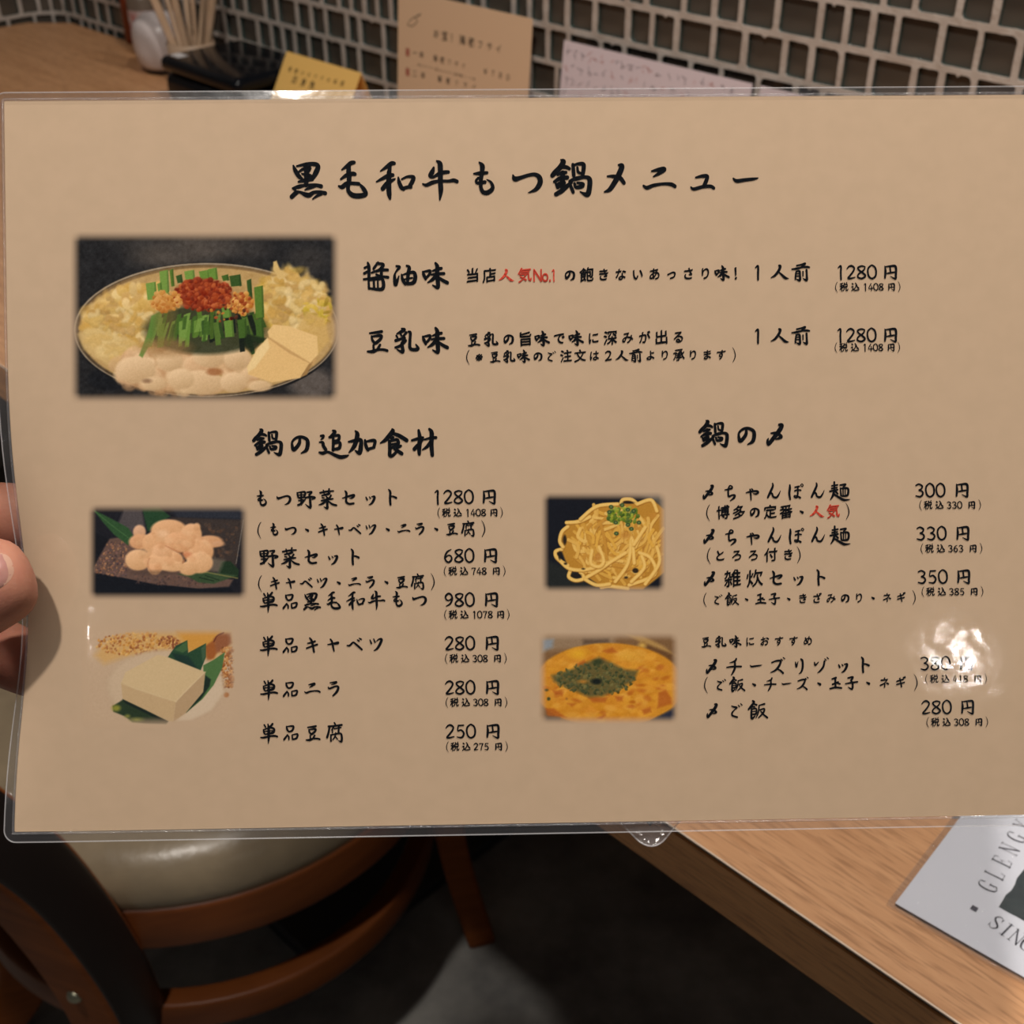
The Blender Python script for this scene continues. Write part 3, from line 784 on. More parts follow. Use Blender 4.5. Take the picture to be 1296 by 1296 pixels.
class Pic:
    def __init__(s, x0, y0, x1, y1, bg, k=1.25):
        s.x0, s.y0, s.x1, s.y1, s.k = x0, y0, x1, y1, k
        s.w = int((x1 - x0) * k) + 1; s.h = int((y1 - y0) * k) + 1
        s.X, s.Y = np.meshgrid(np.linspace(x0, x1, s.w), np.linspace(y0, y1, s.h))
        s.im = np.zeros((s.h, s.w, 3)) + np.array(bg, float)
        s.rng = np.random.default_rng(int(x0 + y0))
        s.al = None

    def frame(s, cs, soft):
        """cs: picture rectangle x0,y0,x1,y1 in the same units; feathered"""
        a, b, c, d = cs
        f = lambda t: np.clip(t / soft + .5, 0, 1)
        s.al = f(s.X - a) * f(c - s.X) * f(s.Y - b) * f(d - s.Y)
        s.al = s.al * s.al * (3 - 2 * s.al)

    def win(s, x0, y0, x1, y1):
        i0 = max(int((x0 - s.x0) * s.k) - 2, 0); i1 = min(int((x1 - s.x0) * s.k) + 3, s.w)
        j0 = max(int((y0 - s.y0) * s.k) - 2, 0); j1 = min(int((y1 - s.y0) * s.k) + 3, s.h)
        return (slice(j0, j1), slice(i0, i1)) if i1 > i0 and j1 > j0 else None

    def blend(s, w, m, c):
        m = m[..., None]; s.im[w] = s.im[w] * (1 - m) + np.array(c, float) * m

    def ell(s, cx, cy, rx, ry, c, rot=0, soft=1.5, a=1.0, shade=0):
        R = max(rx, ry) + soft * 2; w = s.win(cx - R, cy - R, cx + R, cy + R)
        if not w: return
        X = s.X[w] - cx; Y = s.Y[w] - cy; ca, sa = math.cos(rot), math.sin(rot)
        u = (X * ca + Y * sa) / rx; v = (-X * sa + Y * ca) / ry
        r = np.sqrt(u * u + v * v)
        m = np.clip((1 - r) * min(rx, ry) / soft + .5, 0, 1) * a
        if shade:
            sh = (-(X * .4 + Y) / R) * shade
            cc = np.clip(np.array(c, float) + sh[..., None], 0, 255)
            m3 = m[..., None]; s.im[w] = s.im[w] * (1 - m3) + cc * m3
        else: s.blend(w, m, c)

    def poly(s, P, c, soft=1.0, a=1.0):
        P = np.array(P, float); w = s.win(P[:, 0].min() - 3, P[:, 1].min() - 3, P[:, 0].max() + 3, P[:, 1].max() + 3)
        if not w: return
        X, Y = s.X[w], s.Y[w]; ins = np.zeros(X.shape, bool); D = np.full(X.shape, 1e9)
        for i in range(len(P)):
            x1, y1 = P[i - 1]; x2, y2 = P[i]
            if y1 != y2:
                ins ^= ((y1 > Y) != (y2 > Y)) & (X < (x2 - x1) * (Y - y1) / (y2 - y1) + x1)
            dx, dy = x2 - x1, y2 - y1; L = dx * dx + dy * dy + 1e-9
            t = np.clip(((X - x1) * dx + (Y - y1) * dy) / L, 0, 1)
            D = np.minimum(D, np.hypot(X - x1 - t * dx, Y - y1 - t * dy))
        sd = np.where(ins, D, -D)
        s.blend(w, np.clip(sd / soft + .5, 0, 1) * a, c)

    def stroke(s, P, wd, c, soft=1.0, a=1.0, hi=None):
        P = catmull([np.array(p, float) for p in P], 6) if len(P) > 2 else P
        P = np.array(P, float)
        w = s.win(P[:, 0].min() - wd - 2, P[:, 1].min() - wd - 2, P[:, 0].max() + wd + 2, P[:, 1].max() + wd + 2)
        if not w: return
        X, Y = s.X[w], s.Y[w]; D = np.full(X.shape, 1e9)
        for i in range(len(P) - 1):
            x1, y1 = P[i]; dx, dy = P[i + 1] - P[i]; L = dx * dx + dy * dy + 1e-9
            t = np.clip(((X - x1) * dx + (Y - y1) * dy) / L, 0, 1)
            D = np.minimum(D, np.hypot(X - x1 - t * dx, Y - y1 - t * dy))
        s.blend(w, np.clip((wd / 2 - D) / soft + .5, 0, 1) * a, c)
        if hi is not None: s.blend(w, np.clip((wd / 5 - D) / 1.2 + .5, 0, 1) * a * .6, hi)

    def cluster(s, n, reg, size, pal, asp=(.6, 1), rot=(0, 3.1), soft=1.2, a=.9, shade=25):
        """reg: function(rng)->(x,y)"""
        r = s.rng
        for _ in range(n):
            x, y = reg(r); q = r.uniform(*size); c = np.array(pal[r.integers(len(pal))], float) + r.normal(0, 7)
            s.ell(x, y, q, q * r.uniform(*asp), c, r.uniform(*rot), soft, a, shade)

    def noise(s, amp, cell):
        r = s.rng; g = r.normal(0, 1, (int(s.h / cell) + 3, int(s.w / cell) + 3))
        yy = np.linspace(0, g.shape[0] - 2, s.h); xx = np.linspace(0, g.shape[1] - 2, s.w)
        y0 = yy.astype(int); x0 = xx.astype(int); fy = (yy - y0)[:, None]; fx = (xx - x0)[None]
        v = (g[y0][:, x0] * (1 - fy) * (1 - fx) + g[y0][:, x0 + 1] * (1 - fy) * fx + g[y0 + 1][:, x0] * fy * (1 - fx) + g[y0 + 1][:, x0 + 1] * fy * fx)
        s.im += (v * amp)[..., None]

    def build(s, label):
        base = lin(np.clip(s.im, 0, 255)) * (np.array(PAPER) / PAPER_SHOWN)
        v = []
        for j in range(s.h):
            for i in range(s.w):
                v.append((s.X[j, i], s.Y[j, i]))
        # map the four corners onto the sheet (the sheet is flat here)
        c = [ml(s.x0, s.y0), ml(s.x1, s.y0), ml(s.x0, s.y1), ml(s.x1, s.y1)]
        U, V = np.meshgrid(np.linspace(0, 1, s.w), np.linspace(0, 1, s.h))
        PX = sum(cc[0] * q for cc, q in zip(c, ((1 - U) * (1 - V), U * (1 - V), (1 - U) * V, U * V)))
        PY = sum(cc[1] * q for cc, q in zip(c, ((1 - U) * (1 - V), U * (1 - V), (1 - U) * V, U * V)))
        co = np.stack([PX, PY, np.full_like(PX, 0.000008)], -1).reshape(-1, 3)
        idx = np.arange(s.w * s.h).reshape(s.h, s.w)
        f = np.stack([idx[1:, :-1], idx[1:, 1:], idx[:-1, 1:], idx[:-1, :-1]], -1).reshape(-1, 4)
        A_ = s.al; keep = (A_[1:, :-1] + A_[1:, 1:] + A_[:-1, 1:] + A_[:-1, :-1]).ravel() > 0.08
        f = f[keep]
        me = bpy.data.meshes.new('printed_picture')
        me.vertices.add(len(co)); me.vertices.foreach_set('co', co.ravel())
        me.loops.add(f.size); me.loops.foreach_set('vertex_index', f.ravel())
        me.polygons.add(len(f)); me.polygons.foreach_set('loop_start', np.arange(0, f.size, 4)); me.polygons.foreach_set('loop_total', np.full(len(f), 4))
        me.update(calc_edges=True)
        at = me.color_attributes.new('print', 'FLOAT_COLOR', 'POINT')
        at.data.foreach_set('color', np.concatenate([base, s.al[..., None]], -1).reshape(-1).astype(np.float32))
        o = link('printed_picture', me, M_pic, menu); o['label'] = label
        return o


M_pic = mat('picture_print', (1, 1, 1, 1), 0.8, spec=0.05)
nt = M_pic.node_tree; b_ = nt.nodes['Principled BSDF']
a_ = nt.nodes.new('ShaderNodeAttribute'); a_.attribute_name = 'print'
mx_ = nt.nodes.new('ShaderNodeMix'); mx_.data_type = 'RGBA'; mx_.inputs[6].default_value = tuple(q * .99 for q in PAPER) + (1,)
nt.links.new(a_.outputs['Alpha'], mx_.inputs[0]); nt.links.new(a_.outputs['Color'], mx_.inputs[7]); nt.links.new(mx_.outputs[2], b_.inputs['Base Color'])


def inell(cx, cy, rx, ry):
    def g(r):
        a = r.uniform(0, 2 * math.pi); q = math.sqrt(r.uniform(0, 1)); return cx + rx * q * math.cos(a), cy + ry * q * math.sin(a)
    return g


# 1. hot pot -- coordinates in the picture's own pixels (crop 80,280 scale 3.503)
def C1(x, y): return 80 + x / 3.503, 280 + y / 3.503
p = Pic(82, 284, 440, 522, (30, 29, 30), 1.3)
def E(cx, cy, rx, ry, c, **k): x, y = C1(cx, cy); p.ell(x, y, rx / 3.503, ry / 3.503, c, **k)
def PL(P, c, **k): p.poly([C1(*q) for q in P], c, **k)
for cx, cy, rx, ry, a in ((520, 130, 200, 60, .6), (650, 100, 120, 60, .5), (430, 170, 120, 40, .5), (820, 120, 90, 50, .35), (1080, 170, 90, 60, .3), (300, 90, 90, 40, .2)):
    E(cx, cy, rx, ry, (84, 74, 66), soft=14, a=a)
E(1100, 720, 100, 70, (100, 88, 80), soft=12, a=.8)
E(200, 700, 90, 50, (14, 16, 20), soft=4, a=.7)
E(635, 487, 590, 304, (22, 21, 22), soft=1.2)                         # pot body edge
E(635, 482, 588, 297, (150, 130, 106), soft=1)
E(635, 484, 580, 291, (76, 60, 42), soft=1.2)
E(640, 478, 574, 284, (120, 92, 58), soft=1.5)
E(640, 486, 566, 280, (176, 140, 88), soft=2)
p.noise(4, 5)
def ruffle(n, reg, pal, wd=(3, 7), L=(4, 11), dark=.84):
    r = p.rng
    for _ in range(n):
        x, y = reg(r); a = r.uniform(0, math.pi); l = r.uniform(*L); k = r.uniform(-.9, .9); c = np.array(pal[r.integers(len(pal))], float) + r.normal(0, 6)
        P = [(x - l * math.cos(a - k), y - l * math.sin(a - k) * .7), (x, y), (x + l * math.cos(a + k), y + l * math.sin(a + k) * .7)]
        w_ = r.uniform(*wd)
        p.stroke([(q[0] + .6, q[1] + 1.5) for q in P], w_ + 1.5, c * dark, soft=2.2, a=.55); p.stroke(P, w_, c + 3, soft=3.4, a=.6)


cab = [(206, 166, 92), (216, 182, 118), (196, 150, 72), (222, 190, 132), (202, 158, 84), (188, 146, 84)]
p.cluster(170, lambda r: (lambda q: C1(q[0], q[1]))(inell(275, 455, 170, 140)(r)), (5, 14), cab, (.35, .8), soft=4, a=.6, shade=22)
ruffle(130, lambda r: (lambda q: C1(q[0], q[1]))(inell(270, 455, 165, 135)(r)), cab)
p.cluster(60, lambda r: (lambda q: C1(q[0], q[1]))(inell(350, 330, 110, 50)(r)), (4, 11), cab, (.35, .8), soft=2, a=.7, shade=20)
p.cluster(170, lambda r: (lambda q: C1(q[0], q[1]))(inell(1010, 360, 170, 140)(r)), (4, 12), cab + [(196, 158, 60), (180, 140, 50)], (.35, .8), soft=4, a=.6, shade=26)
ruffle(110, lambda r: (lambda q: C1(q[0], q[1]))(inell(1010, 350, 150, 125)(r)), cab)
p.cluster(26, lambda r: (lambda q: C1(q[0], q[1]))(inell(1130, 400, 70, 60)(r)), (3, 7), [(178, 150, 44), (196, 160, 60), (150, 122, 40)], (.3, .6), soft=1.6, a=.8)
PL([(60, 500), (110, 470), (300, 520), (380, 590), (300, 700), (200, 640), (90, 570)], (206, 172, 112), soft=4, a=.6)
for q in ((620, 600, 700, 560), (150, 330, 300, 300)): pass
PL([(930, 180), (945, 175), (960, 215), (1000, 235), (960, 260), (930, 215)], (202, 166, 104), soft=2)
PL([(1030, 480), (1080, 400), (1160, 430), (1180, 530), (1120, 600), (1060, 560)], (198, 158, 92), soft=4, a=.8)
mo = [(200, 158, 116), (210, 172, 130), (188, 142, 100), (216, 182, 140), (194, 150, 108)]
p.cluster(190, lambda r: (lambda q: C1(q[0], q[1]))(inell(560, 650, 330, 105)(r)), (5, 14), mo, (.55, .9), soft=3, a=.6, shade=30)
for x, y, rx, ry in ((650, 600, 75, 48), (770, 610, 60, 50), (610, 715, 95, 55), (755, 715, 60, 45), (320, 660, 90, 60), (470, 620, 60, 45), (520, 700, 60, 45), (400, 720, 60, 30), (870, 730, 55, 25)):
    E(x, y, rx, ry, (206, 170, 128), soft=3, a=.9, shade=34)
E(670, 668, 35, 16, (150, 92, 52), soft=3, a=.8); E(370, 708, 20, 10, (120, 86, 60), soft=3, a=.7); E(590, 560, 26, 10, (170, 128, 80), soft=2)
E(630, 480, 270, 110, (34, 42, 24), soft=6, a=.85)
gr = [(82, 110, 38), (98, 128, 50), (62, 90, 32), (110, 138, 60), (50, 76, 30)]
for _ in range(64):
    x = p.rng.uniform(410, 870); top = 405 + abs(x - 640) * .12 + p.rng.uniform(-25, 45); L = p.rng.uniform(50, 120); lean = (640 - x) * -.10 + p.rng.uniform(-18, 18)
    c = np.array(gr[p.rng.integers(5)]) * (1 if x < 640 else .82); wd = p.rng.uniform(13, 26)
    if x > 600 and p.rng.random() < .35: c = np.array((16, 24, 16))
    PL([(x, top), (x + wd, top - 6), (x + wd + lean, top + L), (x + lean, top + L + 4)], c, soft=1.0, a=.95)
for x0, y0, x1, y1, c in ((425, 215, 470, 330, 3), (470, 210, 492, 290, 0), (535, 215, 585, 270, 3), (600, 215, 650, 260, 1), (640, 205, 685, 262, 1), (498, 235, 530, 275, 4), (365, 268, 415, 350, 3), (700, 235, 735, 265, 2), (735, 235, 790, 290, 4), (812, 255, 838, 350, 4), (845, 285, 890, 430, 0), (700, 375, 745, 430, 1), (710, 435, 757, 515, 1), (415, 270, 440, 330, 1), (850, 430, 890, 540, 2), (770, 430, 815, 520, 2)):
    PL([(x0, y0 + 8), (x1 - 6, y0), (x1, y1 - 4), (x0 + 8, y1)], gr[c], soft=1.0)
    PL([(x1 - 12, y0 + 4), (x1 - 6, y0 + 2), (x1, y1 - 4), (x1 - 8, y1)], np.array(gr[c]) * .7, soft=1.5, a=.7)
PL([(390, 420), (430, 400), (410, 500), (350, 605), (335, 595), (372, 500)], (92, 124, 52), soft=2, a=.9)
PL([(815, 500), (900, 520), (830, 585), (790, 540)], (20, 30, 16), soft=3, a=.8)
E(450, 560, 110, 40, (150, 110, 66), soft=8, a=.6)
PL([(410, 380), (500, 400), (490, 540), (400, 560)], (120, 100, 50), soft=8, a=.45)
E(620, 325, 125, 68, (132, 48, 20), soft=5)
E(455, 360, 60, 36, (186, 122, 54), soft=6, a=.9)
E(790, 365, 50, 44, (168, 96, 38), soft=5, a=.8)
p.cluster(240, lambda r: (lambda q: C1(q[0], q[1]))(inell(620, 325, 130, 72)(r)), (1.2, 3.8), [(138, 46, 18), (156, 62, 26), (112, 34, 14), (172, 82, 40), (126, 40, 16)], soft=1, shade=26)
p.cluster(70, lambda r: (lambda q: C1(q[0], q[1]))(inell(455, 355, 70, 45)(r)), (1.5, 4), [(196, 134, 62), (206, 150, 84), (178, 110, 46)], soft=1, shade=22)
p.cluster(60, lambda r: (lambda q: C1(q[0], q[1]))(inell(785, 365, 55, 50)(r)), (1.4, 3.6), [(190, 122, 50), (160, 78, 30), (206, 146, 72), (140, 56, 20)], soft=.9, shade=30)
p.cluster(26, lambda r: (lambda q: C1(q[0], q[1]))(inell(720, 405, 90, 45)(r)), (1.4, 3), [(150, 66, 26), (190, 120, 54), (70, 30, 14)], soft=.9, shade=22)
PL([(905, 490), (930, 458), (1000, 465), (1125, 510), (1130, 590), (1095, 628), (1000, 585), (915, 525)], (218, 178, 118), soft=1.6)
PL([(915, 515), (1095, 628), (1125, 600), (1110, 640), (1000, 600), (905, 540)], (188, 146, 92), soft=2)
PL([(905, 518), (1000, 585), (1090, 630), (1050, 695), (925, 715), (820, 680), (815, 645), (860, 565)], (214, 172, 112), soft=1.6)
PL([(905, 518), (860, 565), (815, 645), (818, 670), (850, 650), (915, 560)], (224, 190, 134), soft=2)
PL([(1090, 632), (1105, 625), (1080, 680), (1052, 693)], (150, 112, 66), soft=2)
E(1000, 800, 520, 60, (22, 21, 24), soft=10, a=0)
PL([(120, 765), (137, 760), (128, 800), (113, 800)], (14, 16, 22), soft=1.5)
p.noise(3, 1.6)
p.frame((*C1(52, 66), *C1(1206, 785)), 15)
# the pot's left flank pokes out through the feathered frame
p.build('picture of a steaming hot pot with cabbage, chives, chilli and tofu')


# 2. raw offal on a stoneware plate (crop 100,620 scale 5.635)
def C2(x, y): return 100 + x / 5.635, 620 + y / 5.635
p = Pic(108, 632, 318, 764, (24, 24, 30), 1.3); S = 5.635
def E(cx, cy, rx, ry, c, **k): x, y = C2(cx, cy); p.ell(x, y, rx / S, ry / S, c, **k)
def PL(P, c, **k): p.poly([C2(*q) for q in P], c, **k)
PL([(640, 130), (1180, 130), (1180, 210), (700, 200)], (40, 42, 50), soft=5)
PL([(320, 140), (450, 140), (480, 330), (300, 330), (270, 260)], (74, 66, 66), soft=4)
PL([(650, 195), (1170, 215), (1120, 560), (900, 600), (800, 300)], (56, 46, 42), soft=3)
PL([(210, 350), (330, 330), (560, 560), (1100, 640), (1070, 690), (850, 705), (520, 670), (300, 625), (105, 590), (105, 540)], (96, 72, 62), soft=2.5)
PL([(105, 590), (300, 628), (520, 672), (850, 708), (1070, 700), (1180, 780), (100, 780)], (14, 17, 24), soft=2)
p.cluster(260, lambda r: C2(r.uniform(120, 340) + 0, r.uniform(370, 620)), (.7, 2.0), [(150, 100, 70), (120, 84, 74), (90, 66, 66), (176, 124, 84), (70, 56, 58)], soft=.8, a=.6, shade=0)
PL([(95, 560), (215, 350), (100, 300)], (16, 18, 24), soft=3)
PL([(95, 620), (100, 592), (300, 628), (420, 655), (300, 700), (100, 720)], (14, 17, 24), soft=2)
p.cluster(140, lambda r: C2(r.uniform(400, 900), r.uniform(600, 690)), (.7, 2.0), [(110, 78, 64), (84, 62, 58), (60, 46, 46)], soft=.8, a=.5, shade=0)
PL([(520, 676), (850, 708), (1070, 700), (1180, 780), (100, 780), (100, 650)], (14, 17, 24), soft=2)
p.cluster(120, lambda r: C2(r.uniform(870, 1150), r.uniform(240, 480)), (1, 3), [(84, 62, 48), (60, 50, 46), (48, 42, 42), (110, 74, 52)], soft=1.4, a=.4, shade=0)
p.stroke([C2(1172, 215), C2(1120, 525)], .9, (130, 120, 110), a=.8)
PL([(100, 140), (210, 195), (350, 270), (385, 325), (350, 395), (250, 320), (170, 230)], (44, 74, 42), soft=2)
p.stroke([C2(110, 150), C2(230, 250), C2(350, 340)], 1.2, (70, 104, 60), a=.7)
PL([(450, 130), (560, 110), (650, 190), (560, 250), (490, 300), (465, 200)], (34, 62, 38), soft=2.5)
PL([(990, 580), (1010, 510), (1080, 510), (1140, 570), (1135, 630), (1000, 600)], (28, 46, 28), soft=2)
PL([(700, 600), (880, 580), (1130, 610), (960, 670), (850, 660), (780, 620)], (52, 70, 44), soft=2)
p.stroke([C2(880, 582), C2(1000, 605), C2(1130, 630)], 1.6, (120, 112, 66), a=.8)
p.stroke([C2(860, 625), C2(960, 650)], 1.2, (24, 38, 24)); p.stroke([C2(900, 610), C2(1000, 645)], 1, (24, 38, 24))
PL([(930, 480), (1040, 500), (1000, 590), (900, 570)], (112, 100, 84), soft=5, a=.7)
sk = (212, 158, 112)
for x, y, rx, ry, c in ((430, 300, 45, 50, (206, 156, 120)), (640, 290, 130, 80, sk), (800, 320, 75, 80, sk), (930, 370, 95, 45, (204, 148, 104)), (990, 385, 45, 20, (200, 148, 108)), (440, 370, 85, 55, (206, 150, 106)),
                        (420, 500, 92, 75, (214, 164, 118)), (560, 380, 110, 85, sk), (850, 440, 110, 90, sk), (860, 520, 95, 75, (216, 166, 120)), (720, 370, 110, 75, (212, 156, 110)), (780, 560, 70, 50, (210, 160, 114)), (540, 500, 80, 70, (208, 152, 106)),
                        (620, 500, 125, 75, (220, 168, 122)), (590, 430, 70, 45, (220, 168, 124)), (540, 560, 50, 45, (216, 160, 114)), (670, 545, 80, 40, (216, 166, 120)), (840, 265, 25, 28, sk)):
    E(x, y, rx, ry, c, soft=2.5, shade=24)
p.cluster(60, lambda r: (lambda q: C2(q[0], q[1]))(inell(650, 420, 280, 140)(r)), (2, 7), [(220, 172, 128), (204, 146, 100), (212, 160, 114)], (.5, .9), soft=2.5, a=.45, shade=16)
p.stroke([C2(620, 400), C2(680, 430), C2(760, 470), C2(740, 520)], 1.6, (170, 104, 66), soft=2, a=.6); p.stroke([C2(500, 490), C2(490, 540), C2(520, 590)], 1.4, (176, 116, 76), soft=2, a=.6)
E(770, 460, 30, 18, (196, 112, 74), soft=4, a=.6); E(600, 310, 40, 25, (230, 186, 146), soft=4, a=.6); E(540, 590, 120, 14, (50, 40, 34), soft=4, a=.4)
p.noise(3, 1.5)
p.frame((*C2(90, 128), *C2(1180, 760)), 13)
p.build('picture of raw beef offal on a dark plate with green leaves')


# 3. tofu block with leaves and soy beans (crop 100,780 scale 5.635)
def C3(x, y): return 100 + x / 5.635, 780 + y / 5.635
p = Pic(104, 782, 316, 930, (184, 154, 125), 1.3)
def E(cx, cy, rx, ry, c, **k): x, y = C3(cx, cy); p.ell(x, y, rx / S, ry / S, c, **k)
def PL(P, c, **k): p.poly([C3(*q) for q in P], c, **k)
PL([(200, 170), (400, 110), (1080, 110), (1080, 240), (900, 330), (640, 280), (330, 290), (180, 340), (110, 280)], (198, 150, 84), soft=9, a=.75)
PL([(700, 110), (1000, 110), (960, 300), (780, 250)], (196, 136, 56), soft=8, a=.9)
p.cluster(330, lambda r: (lambda q: C3(q[0], q[1]))(inell(420, 200, 300, 85)(r)), (1.2, 2.2), [(200, 144, 70), (186, 126, 60), (164, 104, 56), (208, 160, 90), (140, 78, 44)], soft=.7, a=.7, shade=26)
p.cluster(60, lambda r: (lambda q: C3(q[0], q[1]))(inell(640, 190, 90, 50)(r)), (1.2, 2), [(120, 62, 40), (150, 92, 50), (186, 130, 70)], soft=.7, a=.8)
PL([(900, 210), (960, 170), (1000, 230), (960, 300), (910, 320)], (150, 84, 40), soft=3)
PL([(960, 160), (1010, 120), (1080, 120), (1090, 190), (1020, 250), (980, 260)], (140, 84, 54), soft=4)
p.stroke([C3(962, 180), C3(985, 140), C3(1030, 118)], 1.5, (96, 44, 30), soft=1.5)
p.cluster(190, lambda r: C3(r.uniform(1015, 1100) - 0, r.uniform(220, 510)), (1.2, 2.2), [(176, 116, 62), (150, 88, 46), (120, 70, 40), (196, 136, 78)], soft=.7, a=.85, shade=26)
E(1050, 560, 20, 18, (160, 100, 56), soft=2, a=.8)
E(620, 500, 420, 262, (176, 148, 120), soft=6, a=.8); E(620, 495, 412, 252, (192, 164, 134), soft=5, a=.85)
PL([(770, 690), (900, 560), (1010, 430), (1030, 540), (940, 670), (800, 740), (700, 745)], (196, 170, 142), soft=4)
PL([(630, 295), (690, 210), (772, 170), (778, 260), (905, 192), (905, 290), (865, 390), (640, 330)], (38, 66, 44), soft=1.2)
PL([(680, 240), (768, 176), (772, 240), (740, 260)], (70, 98, 58), soft=1.5, a=.8); PL([(870, 230), (903, 196), (900, 290), (880, 330)], (70, 92, 66), soft=1.5, a=.7)
PL([(660, 260), (780, 285), (850, 380), (700, 330)], (24, 44, 40), soft=3, a=.8)
PL([(885, 350), (960, 310), (1040, 255), (1020, 370), (960, 490), (880, 590), (760, 690), (800, 620), (890, 520)], (74, 104, 58), soft=1.2)
PL([(900, 420), (940, 450), (930, 500), (870, 590), (765, 685), (820, 610), (880, 540)], (26, 40, 32), soft=2)
PL([(240, 640), (320, 590), (640, 745), (620, 768), (480, 765), (380, 755), (330, 715), (245, 680)], (38, 52, 34), soft=2)
E(265, 655, 30, 22, (140, 134, 50), soft=4, a=.9); E(410, 738, 40, 14, (130, 128, 52), soft=4, a=.9); E(345, 712, 18, 12, (126, 122, 56), soft=3, a=.9)
PL([(300, 480), (330, 400), (560, 275), (625, 288), (900, 398), (700, 600), (660, 640), (310, 520)], (196, 166, 124), soft=1.2)
PL([(300, 470), (400, 520), (690, 610), (672, 752), (630, 748), (480, 670), (310, 590)], (184, 152, 112), soft=1.2)
PL([(900, 398), (885, 540), (760, 690), (672, 752), (690, 610), (760, 540)], (172, 140, 104), soft=1.2)
p.stroke([C3(300, 475), C3(420, 520), C3(690, 608)], 1.2, (200, 172, 132), soft=2, a=.7); p.stroke([C3(690, 608), C3(790, 500), C3(900, 398)], 1.2, (204, 176, 136), soft=2, a=.7)
PL([(310, 592), (632, 748), (600, 752), (330, 620)], (22, 32, 28), soft=2)
p.noise(2, 1.6)
p.frame((*C3(60, 100), *C3(1100, 760)), 18)
p.build('picture of a white tofu block on green leaves beside soy beans')


# 4. noodles (crop 670,610 scale 6.821)
def C4(x, y): return 670 + x / 6.821, 610 + y / 6.821
p = Pic(680, 616, 852, 758, (16, 18, 26), 1.5); S = 6.821
def E(cx, cy, rx, ry, c, **k): x, y = C4(cx, cy); p.ell(x, y, rx / S, ry / S, c, **k)
def PL(P, c, **k): p.poly([C4(*q) for q in P], c, **k)
def SK(P, c, wd=30, **k): p.stroke([C4(*q) for q in P], wd / S, c, **k)
PL([(130, 670), (330, 740), (500, 860), (640, 950), (130, 950)], (32, 34, 32), soft=6, a=.9)
PL([(920, 90), (1170, 90), (1170, 260), (1090, 180)], (120, 110, 96), soft=8, a=.7)
body = [(320, 370), (430, 320), (580, 210), (720, 180), (930, 185), (1060, 150), (1170, 240), (1170, 780), (980, 930), (760, 930), (600, 890), (480, 810), (330, 730), (280, 600), (280, 450)]
PL(body, (176, 122, 42), soft=2.5)
nc = [(206, 154, 66), (214, 164, 78), (196, 142, 56), (222, 176, 92), (188, 132, 50), (212, 158, 64)]
rr = p.rng
for _ in range(190):
    x, y = (lambda q: q)(inell(740, 545, 355, 280)(rr))
    a0 = math.atan2(y - 450, x - 760) + math.pi / 2 + rr.normal(0, .35); L = rr.uniform(50, 150); k = rr.uniform(-.6, .6)
    P = [(x - L * math.cos(a0 - k), y - L * math.sin(a0 - k)), (x, y), (x + L * math.cos(a0 + k), y + L * math.sin(a0 + k))]
    c = nc[rr.integers(6)]
    SK([(q[0] + 4, q[1] + 7) for q in P], (150, 96, 32), 27, a=.55, soft=1.5)
    SK(P, c, rr.uniform(22, 30), a=.92)
for P in ([(330, 720), (240, 660), (225, 600), (280, 580)], [(350, 770), (340, 820), (400, 850), (470, 830), (440, 780)], [(290, 560), (262, 510), (280, 430), (330, 385)], [(320, 350), (430, 340), (520, 300)],
          [(790, 180), (810, 150), (880, 150), (930, 190)], [(930, 190), (1050, 155), (1100, 250)], [(440, 320), (580, 210), (760, 190)], [(240, 650), (330, 740), (440, 760), (560, 740)], [(480, 830), (600, 760), (700, 690), (830, 610)],
          [(540, 590), (530, 700), (600, 730), (640, 680), (600, 560)], [(740, 860), (850, 700), (880, 480)], [(890, 500), (905, 700)], [(1000, 390), (900, 540)], [(950, 610), (1050, 660), (1080, 800), (860, 890)], [(1100, 560), (1120, 700), (1000, 880)], [(620, 910), (700, 900), (850, 920)], [(970, 640), (990, 740), (880, 860)], [(480, 840), (580, 890), (690, 880)]):
    SK([(q[0] + 3, q[1] + 7) for q in P], (140, 88, 30), 32, a=.6, soft=1.5); SK(P, (218, 170, 86), 30, hi=(230, 190, 112))
for x, y, rx, ry in ((305, 500, 16, 42), (262, 635, 14, 36), (405, 808, 42, 17), (855, 178, 45, 10), (312, 705, 14, 10), (465, 750, 14, 7), (915, 765, 26, 22), (835, 825, 16, 10)):
    E(x, y, rx, ry, (30, 22, 16), soft=1.5, a=.9)
E(590, 650, 30, 34, (176, 116, 46), soft=3, a=.8); E(830, 460, 45, 30, (176, 116, 44), soft=4, a=.7); E(1070, 290, 35, 25, (186, 124, 48), soft=4, a=.6)
p.cluster(95, lambda r: (lambda q: C4(q[0], q[1]))(inell(810, 290, 140, 75)(r)), (1.3, 3.4), [(92, 112, 32), (124, 138, 40), (64, 88, 34), (150, 150, 48), (78, 98, 40)], soft=.8, shade=24)
for x, y in ((705, 215), (690, 260), (745, 350), (850, 240), (880, 405), (850, 370), (945, 350), (750, 445), (800, 200), (900, 250)):
    E(x, y, 20, 17, (44, 66, 40), soft=1.2); E(x, y, 9, 8, (104, 118, 60), soft=1)
p.noise(2.5, 1.5)
p.frame((*C4(135, 120), *C4(1150, 925)), 12)
p.build('picture of a mound of yellow noodles topped with green onion')


